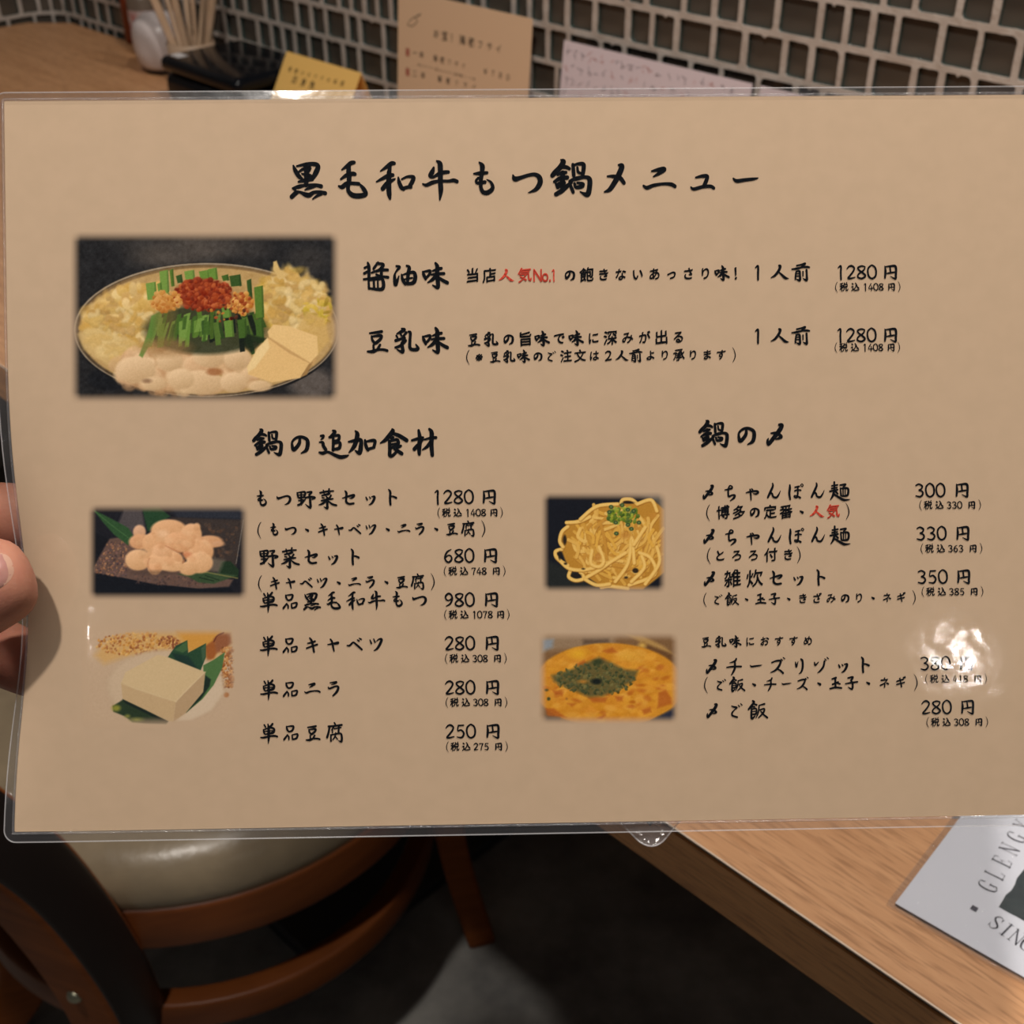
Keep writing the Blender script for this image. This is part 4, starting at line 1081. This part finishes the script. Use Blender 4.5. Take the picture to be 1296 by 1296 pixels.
# 5. cheese risotto (crop 670,790 scale 6.48)
def C5(x, y): return 670 + x / 6.48, 790 + y / 6.48
p = Pic(680, 798, 866, 922, (120, 86, 54), 1.4); S = 6.48
def E(cx, cy, rx, ry, c, **k): x, y = C5(cx, cy); p.ell(x, y, rx / S, ry / S, c, **k)
def PL(P, c, **k): p.poly([C5(*q) for q in P], c, **k)
PL([(100, 90), (700, 90), (700, 180), (100, 220)], (140, 112, 84), soft=8)
PL([(440, 120), (650, 115), (650, 160), (440, 170)], (96, 74, 56), soft=6)
PL([(780, 80), (920, 90), (1100, 180), (1200, 260), (1000, 190)], (168, 128, 72), soft=4)
PL([(930, 150), (1180, 250), (1180, 380), (1000, 260)], (100, 66, 36), soft=5)
PL([(100, 120), (200, 120), (190, 190), (100, 230)], (132, 134, 136), soft=6)
E(925, 175, 30, 22, (206, 160, 74), soft=5, a=.9)
E(650, 500, 620, 345, (196, 128, 34), soft=2.5)
p.cluster(300, lambda r: (lambda q: C5(q[0], q[1]))(inell(650, 500, 560, 310)(r)), (3, 9), [(206, 136, 36), (214, 148, 46), (192, 118, 32), (200, 128, 34), (212, 152, 60)], (.4, .8), (-.5, .5), soft=3, a=.5, shade=10)
p.cluster(46, lambda r: (lambda q: C5(q[0], q[1]))(inell(650, 500, 540, 300)(r)), (2, 6), [(172, 88, 24), (164, 80, 22), (184, 104, 30)], (.3, .7), (-.6, .4), soft=2.5, a=.55, shade=0)
E(400, 240, 70, 35, (214, 158, 36), soft=8, a=.8); E(820, 260, 90, 40, (214, 160, 60), soft=9, a=.6)
for q in (((1060, 560), (1120, 540), (1160, 600), (1170, 650), (1050, 690)), ((600, 220), (680, 190), (720, 230), (640, 240)), ((380, 330), (450, 290), (470, 320), (420, 350)), ((130, 690), (200, 690), (300, 765), (150, 760)), ((480, 600), (640, 600), (620, 640), (520, 640)), ((700, 590), (770, 590), (760, 630), (720, 630)), ((310, 650), (380, 650), (350, 675)), ((560, 770), (620, 735), (625, 750), (590, 780)), ((920, 700), (990, 680), (1000, 720), (940, 740)), ((190, 540), (280, 560), (270, 590), (210, 580))):
    PL(list(q), (166, 84, 26), soft=3.5, a=.8)
PL([(180, 420), (300, 390), (500, 300), (570, 270), (660, 310), (780, 370), (890, 380), (860, 460), (720, 540), (600, 590), (490, 600), (330, 530), (200, 470)], (86, 78, 44), soft=5, a=.9)
p.cluster(300, lambda r: (lambda q: C5(q[0], q[1]))(inell(540, 450, 330, 130)(r)), (1.1, 2.8), [(72, 74, 42), (50, 58, 34), (92, 88, 50), (110, 100, 54), (60, 68, 40)], (.4, .9), soft=.9, a=.7, shade=18)
E(550, 470, 42, 24, (18, 24, 20), soft=3); E(560, 310, 40, 22, (40, 52, 28), soft=3, a=.8); E(440, 470, 36, 14, (180, 116, 40), soft=3, a=.8); E(140, 540, 14, 9, (70, 66, 34), soft=2); E(158, 612, 14, 14, (66, 66, 34), soft=2); E(305, 612, 8, 8, (150, 96, 40), soft=2)
PL([(1050, 760), (1190, 690), (1200, 790), (1000, 790)], (40, 42, 56), soft=4)
PL([(130, 755), (250, 770), (250, 800), (110, 800)], (86, 74, 66), soft=5)
p.noise(3, 1.6)
p.frame((*C5(108, 100), *C5(1195, 785)), 13)
p.build('picture of an orange cheese risotto topped with dark green herbs')

# ------------------------------------------------------------------ second laminated sheet tucked behind the menu (only its corner shows)
cx_, cy_ = ml(826, 1083)
cxl = Vector((cx_, cy_))
d1 = (Vector(ml(760, 1020)) - cxl).normalized(); a1 = math.atan2(d1.y, d1.x)
S2 = MM @ Matrix.Translation((cx_, cy_, -0.0045)) @ Matrix.Rotation(a1 - math.pi / 2, 4, 'Z')
sh2 = empty('laminated_sheet', 'clear laminated sheet tucked behind the large menu, only its rounded corner peeking below', 'menu', mw=S2)
nb = lambda x, y: (x, y, 0)


def curl(x, y):
    d = max(.016 - math.hypot(x, y), 0)
    return x, y, 19 * d * d

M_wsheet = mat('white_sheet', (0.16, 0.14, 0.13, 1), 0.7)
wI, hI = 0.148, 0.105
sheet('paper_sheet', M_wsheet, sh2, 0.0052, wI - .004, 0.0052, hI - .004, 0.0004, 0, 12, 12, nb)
M_film3 = film_mat('sheet_film', 0.06, waves=((60, 1.0, 0.004), (400, 0.8, 0.0006)), rough=0.1)
sheet('front_film', M_film3, sh2, 0, wI, 0, hI, 0.006, 0.0006, 50, 50, curl, edge=.3)
sheet('back_film', M_film3, sh2, 0, wI, 0, hI, 0.006, -0.0006, 50, 50, curl, edge=.3)
rim('film_edge', outline(0, wI, 0, hI, 0.006, 0, curl), 0.0003, M_rim, sh2)

# ------------------------------------------------------------------ white card lying on the table at the lower right
Zc = TABLE + 0.0016
def tb(px, py): return hit(px, py, (0, 0, 1), Zc)
c0 = tb(1133, 1143); cu = tb(1296, 1247); du = (cu - c0); du.z = 0; du.normalize(); du.rotate(Matrix.Rotation(math.radians(3.7), 3, 'Z')); dv = Vector((-du.y, du.x, 0))
MC = Matrix(((du.x, dv.x, 0, c0.x), (du.y, dv.y, 0, c0.y), (0, 0, 1, Zc), (0, 0, 0, 1)))
card = empty('laminated_card', 'white laminated card with a dark picture and serif letters, lying on the table', 'card', mw=MC)
CI = MC.inverted()
def cl(px, py):
    q = CI @ tb(px, py); return q.x, q.y
bm = bmesh.new(); box(bm, (0, 0, -.0002), (.148, .21, 0)); obj('card_paper', bm, M_wcard, card)
M_cfilm = film_mat('card_film', 0.02, waves=((45, .8, 0.002), (500, 1.0, 0.0006)), rough=.05)
sheet('card_film', M_cfilm, card, -.003, .151, -.003, .213, 0.003, 0.0005, 16, 16, nb)
bm = bmesh.new(); box(bm, (-.003, -.003, -.0012), (.151, .213, -.0004), 0.0003, 1); obj('back_film', bm, film_mat('card_back_film', .01), card)
a, b_2 = cl(1264, 1148)
pr = random.Random(3)
pts = [(a, b_2)]
x = a
while x < .14: x += .004; pts.append((x, b_2 + pr.uniform(-.0004, .0004)))
pts.append((.142, .2))
y = .2
while y > b_2 + .006: pts.append((a + pr.uniform(-.0004, .0005), y)); y -= .004
bmv = [(q[0], q[1], .0001) for q in pts]
pyobj('dark_picture', bmv, [tuple(range(len(bmv)))], M_teal, card)

# serif capitals drawn from strokes in a 1 x 1.4 box: thick/thin stems with bracketed serifs
SER = {
    'G': [[(.88, 1.05, .10), (.80, 1.30, .05), (.55, 1.40, .06), (.22, 1.22, .15), (.10, .72, .18), (.24, .16, .15), (.56, .0, .06), (.82, .12, .08)], [(.82, .10, .14), (.82, .58, .14)], [(.62, .60, .04), (1.0, .60, .04)], [(.88, 1.38, .04), (.90, 1.0, .05)]],
    'L': [[(.22, 0, .15), (.22, 1.4, .15)], [(.02, 1.39, .04), (.42, 1.39, .04)], [(.02, .02, .04), (.80, .02, .05)], [(.80, .02, .06), (.88, .34, .04)]],
    'E': [[(.22, 0, .15), (.22, 1.4, .15)], [(.02, 1.39, .04), (.80, 1.38, .05)], [(.02, .02, .04), (.82, .02, .05)], [(.82, .02, .06), (.88, .34, .04)], [(.80, 1.38, .06), (.84, 1.08, .04)], [(.22, .72, .04), (.58, .72, .04)], [(.60, .88, .05), (.60, .56, .05)]],
    'N': [[(.16, 0, .06), (.16, 1.4, .06)], [(.14, 1.38, .14), (.86, .0, .15)], [(.88, 0, .06), (.88, 1.4, .06)], [(.0, 1.39, .04), (.28, 1.39, .04)], [(.0, .02, .04), (.32, .02, .04)], [(.70, 1.39, .04), (1.04, 1.39, .04)]],
    'Y': [[(.12, 1.38, .15), (.50, .66, .14)], [(.88, 1.38, .06), (.50, .66, .06)], [(.50, .66, .15), (.50, 0, .15)], [(-.04, 1.39, .04), (.32, 1.39, .04)], [(.72, 1.39, .04), (1.04, 1.39, .04)], [(.30, .02, .04), (.70, .02, .04)]],
    'S': [[(.80, 1.12, .05), (.66, 1.36, .06), (.40, 1.38, .08), (.18, 1.10, .14), (.34, .82, .16), (.62, .62, .17), (.82, .34, .14), (.60, .03, .08), (.34, .02, .06), (.14, .30, .05)], [(.82, 1.38, .04), (.80, 1.0, .05)], [(.14, .02, .04), (.14, .42, .05)]],
    'I': [[(.5, 0, .16), (.5, 1.4, .16)], [(.26, 1.39, .04), (.74, 1.39, .04)], [(.26, .02, .04), (.74, .02, .04)]],
}
ser = Print()


def serif(ch, cxx, cyy, d, hgt):
    e = (-d[1], d[0]); s = hgt / 1.4
    for st in SER[ch]:
        v, f = ribbon([(q[0] * 100, q[1] * 100, q[2] * 100) for q in st]); k = len(ser.v)
        for x, y in v:
            u = (x / 100 - .5) * s * .86; w2 = (y / 100 - .7) * s
            ser.v.append((cxx + d[0] * u + e[0] * w2, cyy + d[1] * u + e[1] * w2, .00015))
        ser.f += [tuple(k + q for q in ff) for ff in f]


A = Vector(cl(1250, 1122)); B = Vector(cl(1286, 1060)); dd = (B - A) / 4
for i, ch in enumerate('GLENGYLE'):
    q = A + dd * i; serif(ch, q.x, q.y, dd.normalized(), .0080)
A = Vector(cl(1261, 1168)); B = Vector(cl(1287, 1186)); d2 = (B - A) / 2
for i, ch in enumerate('SINGLE'):
    q = A + d2 * i * (1.0 if i else 1); serif(ch, q.x, q.y, d2.normalized(), .0080)
q = cl(1233, 1150); k = len(ser.v); h = .0014
ser.v += [(q[0] - h, q[1] - h, .00015), (q[0] + h, q[1] - h, .00015), (q[0] + h, q[1] + h, .00015), (q[0] - h, q[1] + h, .00015)]; ser.f.append((k, k + 1, k + 2, k + 3))
ser.build('lettering', mat('navy_ink', (0.03, 0.03, 0.05, 1), .6), card)

# ------------------------------------------------------------------ cards standing against the tiled wall
def standing(name, label, cat, pTL, pTR, sumd, foot, m, thick=.0006, fold=False):
    """sheet standing on the table whose top edge runs between two sight lines; returns object and local mapping"""
    n = Vector((1, 1, 0)); TL = hit(*pTL, n, sumd); TR = hit(*pTR, n, sumd)
    z = (TL.z + TR.z) / 2; TL.z = TR.z = z
    u = (TR - TL); wd = u.length; u.normalize()
    out = Vector((-math.sqrt(.5), -math.sqrt(.5), 0))
    H = z - TABLE - .0005
    dn = (out * foot - Vector((0, 0, H))); hh = dn.length; v = -dn.normalized(); nn = u.cross(v)
    BL = TL + dn
    M4 = Matrix(((u.x, v.x, nn.x, BL.x), (u.y, v.y, nn.y, BL.y), (u.z, v.z, nn.z, BL.z), (0, 0, 0, 1)))
    e = empty(name, label, cat, mw=M4)
    bm = bmesh.new(); box(bm, (0, 0, -thick), (wd, hh, 0)); obj('card_sheet', bm, m, e)
    if fold:
        # second leaf of the tent, from the top fold down behind
        back_ = M4.inverted()
        a_ = back_ @ (TL - out * fold - Vector((0, 0, H))); b3 = back_ @ (TR - out * fold - Vector((0, 0, H)))
        pyobj('back_leaf', [(0, hh, -thick), (wd, hh, -thick), b3, a_, (0, hh, 0), (wd, hh, 0), b3 + Vector((0, 0, thick)), a_ + Vector((0, 0, thick))], [(0, 1, 2, 3), (7, 6, 5, 4), (0, 4, 5, 1), (1, 5, 6, 2), (2, 6, 7, 3), (3, 7, 4, 0)], m, e)
    return e, wd, hh, M4


SM = 1.377
M_card = mat('cream_card_stock', (0.64, 0.45, 0.29, 1), .7)
e1, w1, h1, m1 = standing('menu_card', 'cream card with black lettering and red bullets standing against the tiled wall', 'card', (504, -17), (674, 27), 1.362, .012, M_card)
m1i = m1.inverted(); n1 = Vector((m1[0][2], m1[1][2], m1[2][2])); o1 = Vector((m1[0][3], m1[1][3], m1[2][3]))
def c1(px, py):
    q = m1i @ hit(px, py, n1, n1.dot(o1)); return q.x, q.y
def cardline(text, xa, ya, xb, yb, em, cmap, m, parent, heavy=-0.02, nm='lettering'):
    pr_ = Print(); A = Vector(cmap(xa, ya)); B = Vector(cmap(xb, yb)); d = (B - A).normalized(); n = len(text)
    for i, ch in enumerate(text):
        q = A + (B - A) * i / max(n - 1, 1)
        pr_.put(ch, q.x, q.y, em, d, (-d.y, d.x), z=.0002, heavy=heavy)
    return pr_.build(nm, m, parent)
M_cink = mat('card_ink', (0.035, 0.03, 0.022, 1), .7)
cardline('お宝！海老フライ', 552, 43, 631, 62, .0115, c1, M_cink, e1)
cardline('一本　海老フライ　　￥７８０', 525, 67, 643, 98, .0082, c1, M_cink, e1)
cardline('二本　海老フライ', 525, 93, 600, 110, .0082, c1, M_cink, e1)
cardline('衣はサクサク身はぷりぷり自家製ソース付', 530, 82, 600, 100, .0034, c1, M_cink, e1, heavy=-.04)
pr_ = Print()
for x, y in ((516, 66), (516, 91)):
    q = c1(x, y); k = len(pr_.v)
    pr_.v += [(q[0] - .003, q[1] - .0042, .0002), (q[0] + .003, q[1] - .0042, .0002), (q[0] + .003, q[1] + .0042, .0002), (q[0] - .003, q[1] + .0042, .0002)]; pr_.f.append((k, k + 1, k + 2, k + 3))
pr_.build('red_bullets', mat('faded_red', (0.34, 0.09, 0.06, 1), .7), e1)
pr_ = Print()
for st in ([(516, 31, 6), (522, 33, 5), (528, 27, 7), (526, 22, 4)], [(516, 30, 4), (521, 24, 5), (527, 21, 7), (532, 18, 10)]):
    P = [(*c1(q[0], q[1]), q[2] * .00018) for q in st]
    v, f = ribbon([(q[0] * 1e4, q[1] * 1e4, max(q[2] * 1e4, 4)) for q in P]); k = len(pr_.v)
    pr_.v += [(x / 1e4, y / 1e4, .0002) for x, y in v]; pr_.f += [tuple(k + q for q in ff) for ff in f]
pr_.build('brush_mark', mat('grey_ink', (0.14, 0.11, 0.075, 1), .7), e1)

e2, w2, h2, m2 = standing('handwritten_sheet', 'white paper sheet covered in small red and black handwriting, standing against the tiles', 'paper', (714, 50), (952, 107), 1.366, .014, M_wp)
bits = {'black_writing': Print(), 'red_writing': Print()}
hr = random.Random(11)
for r_ in range(9):
    y = h2 - .010 - r_ * .0135; x = .007
    while x < w2 - .01:
        t = bits['red_writing' if hr.random() < .33 else 'black_writing']
        for s_ in range(hr.choice((1, 2, 2, 3))):
            a = hr.uniform(0, 3.1); L = hr.uniform(.0015, .0038); cx2 = x + hr.uniform(-.002, .002); cy2 = y + hr.uniform(-.003, .003)
            v, f = ribbon([((cx2 - L * math.cos(a)) * 1e4, (cy2 - L * math.sin(a)) * 1e4, 5), (cx2 * 1e4, cy2 * 1e4 + 2, 7), ((cx2 + L * math.cos(a)) * 1e4, (cy2 + L * math.sin(a)) * 1e4, 4)])
            k = len(t.v); t.v += [(q[0] / 1e4, q[1] / 1e4, .0002) for q in v]; t.f += [tuple(k + z_ for z_ in ff) for ff in f]
        x += hr.uniform(.007, .013)
bits['black_writing'].build('black_writing', mat('grey_pen', (0.16, 0.14, 0.16, 1), .7), e2)['kind'] = 'stuff'
bits['red_writing'].build('red_writing', mat('pink_pen', (0.46, 0.20, 0.18, 1), .7), e2)['kind'] = 'stuff'
e2b, *_ = standing('small_paper_sheet', 'small plain white paper right of the handwritten sheet against the tiles', 'paper', (963, 108), (1040, 127), 1.366, .012, M_wp)

e3, w3, h3, m3 = standing('tent_card', 'small yellow folded tent card beside the black box', 'card', (363, 65), (457, 92), 1.290, .045, M_yell, fold=.03)
m3i = m3.inverted(); n3 = Vector((m3[0][2], m3[1][2], m3[2][2])); o3 = Vector((m3[0][3], m3[1][3], m3[2][3]))
def c3(px, py):
    q = m3i @ hit(px, py, n3, n3.dot(o3)); return q.x, q.y
M_yink = mat('tent_ink', (0.16, 0.10, 0.03, 1), .7)
cardline('季節のおすすめ料理', 367, 88, 433, 106, .0068, c3, M_yink, e3, heavy=-.03)
cardline('白身魚', 373, 101, 395, 108, .0110, c3, M_cink, e3)

# ------------------------------------------------------------------ things on the table by the wall
bxo = empty('chopstick_box', 'glossy black lidded box with rounded corners on the table beside the white jar', 'box', (-0.337, 1.610, TABLE), TA)
bm = bmesh.new(); box(bm, (-.083, -.061, 0), (.081, .061, .036), .012, 4); obj('box_body', bm, M_black, bxo, True)
bm = bmesh.new(); box(bm, (-.085, -.063, .0365), (.083, .063, .056), .009, 4); obj('lid', bm, M_black, bxo, True)
bm = bmesh.new(); box(bm, (-.074, -.052, .0559), (-.054, -.038, .0563)); obj('white_patch', bm, mat('lid_patch', (.6, .58, .58, 1), .5), bxo)  # small whitish rectangle on the lid

jar = empty('condiment_jar', 'rounded white ceramic jar on the table behind the black box', 'jar', (-0.473, 1.775, TABLE))
bm = bmesh.new(); lathe(bm, [(.001, .004), (.026, .004), (.034, .012), (.038, .030), (.038, .048), (.034, .064), (.022, .073), (.004, .076), (.0005, .076)], 32); obj('jar_body', bm, M_white, jar, True)
bm = bmesh.new(); lathe(bm, [(.001, 0), (.027, 0), (.028, .0045), (.001, .0045)], 32); obj('dark_foot', bm, M_black, jar)

hold = empty('chopstick_holder', 'clear-rimmed tan holder full of pale wooden chopsticks behind the black box', 'holder', (-0.420, 1.715, TABLE))
bm = bmesh.new(); lathe(bm, [(.001, .0), (.027, .0), (.029, .004), (.031, .052), (.0295, .052), (.0285, .006), (.001, .005)], 28); obj('cup', bm, mat('tan_cup', (.40, .28, .19, 1), .4), hold, True)
kr = random.Random(5)
for i in range(9):
    a = 2 * math.pi * i / 9 + .3; r0 = .012; r1 = .058 + kr.uniform(-.010, .012)
    bm = bmesh.new()
    p0 = Vector((r0 * math.cos(a + .25), r0 * math.sin(a + .25), .008)); L = .20
    p1 = Vector((r1 * math.cos(a), r1 * math.sin(a), L))
    sweep(bm, [p0, p0.lerp(p1, .5), p1], rsec(.0095, .0045, .6), up=Vector((math.cos(a + 1.2), math.sin(a + 1.2), 0)))
    o = obj('chopstick', bm, M_stick, None)
    o.matrix_world = Matrix.Translation((-0.420, 1.715, TABLE))
    tag(o, 'pale wooden disposable chopstick standing in the tan holder', 'chopstick', 'chopsticks in the tan holder')

bot = empty('sauce_bottle', 'slim red-brown sauce bottle by the wall corner, left of the white jar', 'bottle', (-0.556, 1.928, TABLE))
bm = bmesh.new(); lathe(bm, [(.001, 0), (.009, 0), (.0105, .004), (.0105, .11), (.005, .13), (.0045, .15), (.001, .151)], 24)
obj('bottle_body', bm, mat('chilli_oil', (.13, .022, .006, 1), .2), bot, True)
bm = bmesh.new(); lathe(bm, [(.001, .148), (.008, .148), (.008, .168), (.001, .169)], 20); obj('cap', bm, M_red, bot, True)

sj = empty('seasoning_jar', 'small glass seasoning jar with a red and white label behind the white jar', 'jar', (-0.520, 1.870, TABLE))
bm = bmesh.new(); lathe(bm, [(.001, 0), (.018, 0), (.0195, .004), (.0195, .075), (.017, .08), (.001, .08)], 24); obj('jar_body', bm, mat('seasoning', (.16, .12, .09, 1), .25), sj, True)
bm = bmesh.new(); lathe(bm, [(.0198, .018), (.0198, .06)], 24, cap=False)
ml_ = mat('red_white_label', (.55, .5, .48, 1), .6, noise=((.34, .06, .05, 1), 60, (1, 1, 1), 2)); obj('label_band', bm, ml_, sj, True)
bm = bmesh.new(); lathe(bm, [(.001, .08), (.018, .08), (.018, .098), (.001, .099)], 24); obj('lid', bm, M_white, sj, True)

# ------------------------------------------------------------------ bentwood chair tucked under the table
CC = Vector((-0.29, 0.85, 0))
ch = empty('bentwood_chair', 'bentwood chair with a taupe leather round seat tucked under the table', 'chair', CC)


def ring(name, R, z, w_, h_, m):
    bm = bmesh.new()
    sweep(bm, [Vector((R * math.cos(t), R * math.sin(t), z)) for t in np.linspace(0, 2 * math.pi, 72, endpoint=False)], rsec(w_, h_, .35), closed=True)
    return obj(name, bm, m, ch, True)


ring('seat_rim', .222, .383, .022, .044, M_chair)
ring('ring_stretcher', .205, .25, .020, .032, M_chair)
bm = bmesh.new()
prof = [(.001, .385), (.200, .385), (.229, .398), (.234, .418), (.226, .438), (.205, .450), (.15, .456), (.001, .460)]
lathe(bm, prof, 72); obj('seat_cushion', bm, M_leather, ch, True)


def leg(pts, w_, d_, outv):
    P = [Vector(p[:3]) for p in catmull([np.array(q, float) for q in pts], 10)]
    bm = bmesh.new(); sweep(bm, P, rsec(w_, d_, .25), up=Vector(outv).normalized())
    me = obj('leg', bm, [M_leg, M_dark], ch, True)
    return me


ph = math.radians(45)
for an in (14, 76):
    a = math.radians(an); c, s = math.cos(a), math.sin(a)
    leg([(c * .215, s * .215, .395), (c * .222, s * .222, .30), (c * .235, s * .235, .15), (c * .262, s * .262, .0)], .030, .030, (c, s, 0))
REAR = [(-.058, -.075 - .19, .0), (-.042, -.198, .10), (-.034, -.205, .20), (-.026, -.240, .35), (-.037, -.277, .50), (-.058, -.312, .60), (-.10, -.345, .72), (-.13, -.36, .82)]
for flip, an in ((0, -96 - 16), (1, -174 + 16)):
    pts = [((y, x, z) if flip else (x, y, z)) for x, y, z in REAR]
    a = math.radians(an); c, s = math.cos(a), math.sin(a)
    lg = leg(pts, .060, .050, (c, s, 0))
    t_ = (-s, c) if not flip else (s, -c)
    # one flat side of the bent leg is near-black
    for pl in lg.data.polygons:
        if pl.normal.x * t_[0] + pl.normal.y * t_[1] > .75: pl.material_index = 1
    p0 = Vector(pts[3]) + Vector((c, s, 0)) * .0245
    bm = bmesh.new(); bmesh.ops.create_uvsphere(bm, u_segments=16, v_segments=8, radius=.0065, matrix=Matrix.Translation(p0))
    obj('screw_head', bm, M_steel, ch, True)
tops = []
tops = [Vector((-.125, -.358, .80)), Vector((-.358, -.125, .80))]
mid = (tops[0] + tops[1]) / 2 + Vector((-.03, -.03, 0))
bm = bmesh.new(); sweep(bm, [Vector(q[:3]) for q in catmull([np.array(tops[0]), np.array(mid), np.array(tops[1])], 8)], rsec(.016, .09, .5)); obj('back_rail', bm, M_chair, ch, True)

# ------------------------------------------------------------------ the hand holding the menu at its left edge
person = empty('person', "person's left hand gripping the left edge of the large menu, thumb in front", 'person', mw=MM)
ZB = -0.0055


def skinmesh(name, nodes, edges, m, parent, lev=2, root=0):
    me = bpy.data.meshes.new(name); me.from_pydata([n[:3] for n in nodes], edges, [])
    o = bpy.data.objects.new(name, me); COL.objects.link(o); o.parent = parent
    md = o.modifiers.new('skin', 'SKIN'); md.use_smooth_shade = True
    for i, n in enumerate(nodes):
        r = n[3]; me.skin_vertices[0].data[i].radius = (r, n[4] if len(n) > 4 else r)
        me.skin_vertices[0].data[i].use_root = (i == root)
    o.modifiers.new('sub', 'SUBSURF').levels = lev; o.modifiers['sub'].render_levels = lev
    bpy.context.view_layer.update()
    m2_ = bpy.data.meshes.new_from_object(o.evaluated_get(bpy.context.evaluated_depsgraph_get()))
    o.modifiers.clear(); o.data = m2_; m2_.name = name; m2_.materials.clear(); m2_.materials.append(m)
    m2_.polygons.foreach_set('use_smooth', [True] * len(m2_.polygons))
    return o


def Lp(px, py): return ml(px, py)


# nodes in the sheet's coordinates: x right, y up, z towards the viewer
def nd(px, py, z, r, r2=None):
    x, y = ml(px, py); return (x, y, z, r) if r2 is None else (x, y, z, r, r2)


nodes = [
    nd(-560, 1010, -.055, .026, .030),   # 0 wrist
    nd(-420, 900, -.045, .030, .022),    # 1 palm low
    nd(-330, 820, -.040, .030, .020),    # 2 palm mid
    nd(-235, 745, -.036, .022, .016),    # 3 palm top
    # thumb
    nd(-330, 925, -.018, .0175),         # 4 thumb base
    nd(-200, 850, .004, .0165),          # 5
    nd(-95, 790, .0155, .0150),          # 6 ip joint
    nd(-30, 756, .0146, .0146),          # 7
    nd(24, 731, .0136, .0136),           # 8
    nd(62, 716, .0108, .0098),           # 9
    # index
    nd(-185, 668, -.034, .0125), nd(-70, 652, -.022, .0112), nd(40, 655, -.0165, .0102), nd(120, 662, -.0145, .0088), nd(150, 664, -.0135, .0060),   # 10-14
    # middle
    nd(-200, 770, -.042, .0125), nd(-70, 840, -.036, .0112), nd(40, 868, -.0225, .0102), nd(120, 872, -.0165, .0088), nd(150, 874, -.0150, .0060),     # 15-19
    # ring, curled back towards the palm
    nd(-255, 848, -.052, .0120), nd(-230, 900, -.078, .0104), nd(-200, 910, -.062, .0096), nd(-170, 905, -.040, .0084), nd(-160, 900, -.032, .0058),      # 20-24
    # little, curled back too
    nd(-290, 925, -.052, .0110), nd(-270, 970, -.074, .0092), nd(-240, 985, -.060, .0086), nd(-210, 978, -.044, .0076), nd(-200, 972, -.036, .0052),     # 25-29
    nd(-760, 1170, -.068, .030, .027),   # 30 forearm
]
edges = [(0, 1), (1, 2), (2, 3), (30, 0), (1, 4), (4, 5), (5, 6), (6, 7), (7, 8), (8, 9),
         (3, 10), (10, 11), (11, 12), (12, 13), (13, 14), (3, 15), (15, 16), (16, 17), (17, 18), (18, 19),
         (2, 20), (20, 21), (21, 22), (22, 23), (23, 24), (2, 25), (25, 26), (26, 27), (27, 28), (28, 29)]
hand = skinmesh('hand', nodes, edges, M_skin, person, 2, 1)

_t = [v.co for v in hand.data.vertices if v.co.z > .004]
0 and print('THUMB', min(c.z for c in _t), max(c.x for c in _t), max(c.z for c in _t), 'px', max(project(MM @ c)[0] for c in _t))
# thumb nail: a curved plate laid over the thumb tip
from mathutils.bvhtree import BVHTree
bv = BVHTree.FromPolygons([v.co.copy() for v in hand.data.vertices], [tuple(p_.vertices) for p_ in hand.data.polygons])


def nailpatch(name, pcx, pcy, au, aw, ang, lift, m, u0=-1.0, u1=1.0):
    c2_ = Vector(ml(pcx, pcy)); A_ = Vector((math.cos(ang), math.sin(ang))); B_ = Vector((-A_.y, A_.x))
    v = []; f = []; nr, na = 8, 40
    def pt(rr, th):
        cu, su = math.cos(th), math.sin(th)
        u = abs(cu) ** .8 * (1 if cu > 0 else -1) * rr; w2 = abs(su) ** .8 * (1 if su > 0 else -1) * rr
        q = c2_ + A_ * (min(max(u, u0), u1) * au) + B_ * (w2 * aw)
        h = bv.ray_cast(Vector((q.x, q.y, .08)), Vector((0, 0, -1)))
        z = h[0].z if h[0] is not None else .008
        return (q.x, q.y, z + lift * (1 - .9 * rr ** 6))
    v.append(pt(0, 0))
    for i in range(1, nr + 1):
        for j in range(na): v.append(pt(i / nr, 2 * math.pi * j / na))
    for j in range(na): f.append((0, 1 + j, 1 + (j + 1) % na))
    for i in range(nr - 1):
        for j in range(na):
            a = 1 + i * na; f.append((a + j, a + na + j, a + na + (j + 1) % na, a + (j + 1) % na))
    return pyobj(name, v, f, m, person, True)


nailpatch('nail_edge', 25, 721.5, .0064, .0050, math.radians(24), .0006, M_nailtip)
nailpatch('thumbnail', 23, 722, .0064, .0051, math.radians(24), .0010, M_nail)
# sleeve around the forearm, out of the frame
sl = [nd(-700, 1120, -.064, .040), nd(-900, 1290, -.078, .046), nd(-1200, 1560, -.10, .055)]
bm = bmesh.new(); P = [Vector(q[:3]) for q in sl]
sweep(bm, [P[0], P[0].lerp(P[1], .5), P[1], P[2]], lambda t: circ(.036 + .014 * t, 20)); obj('sleeve', bm, M_sleeve, person, True)
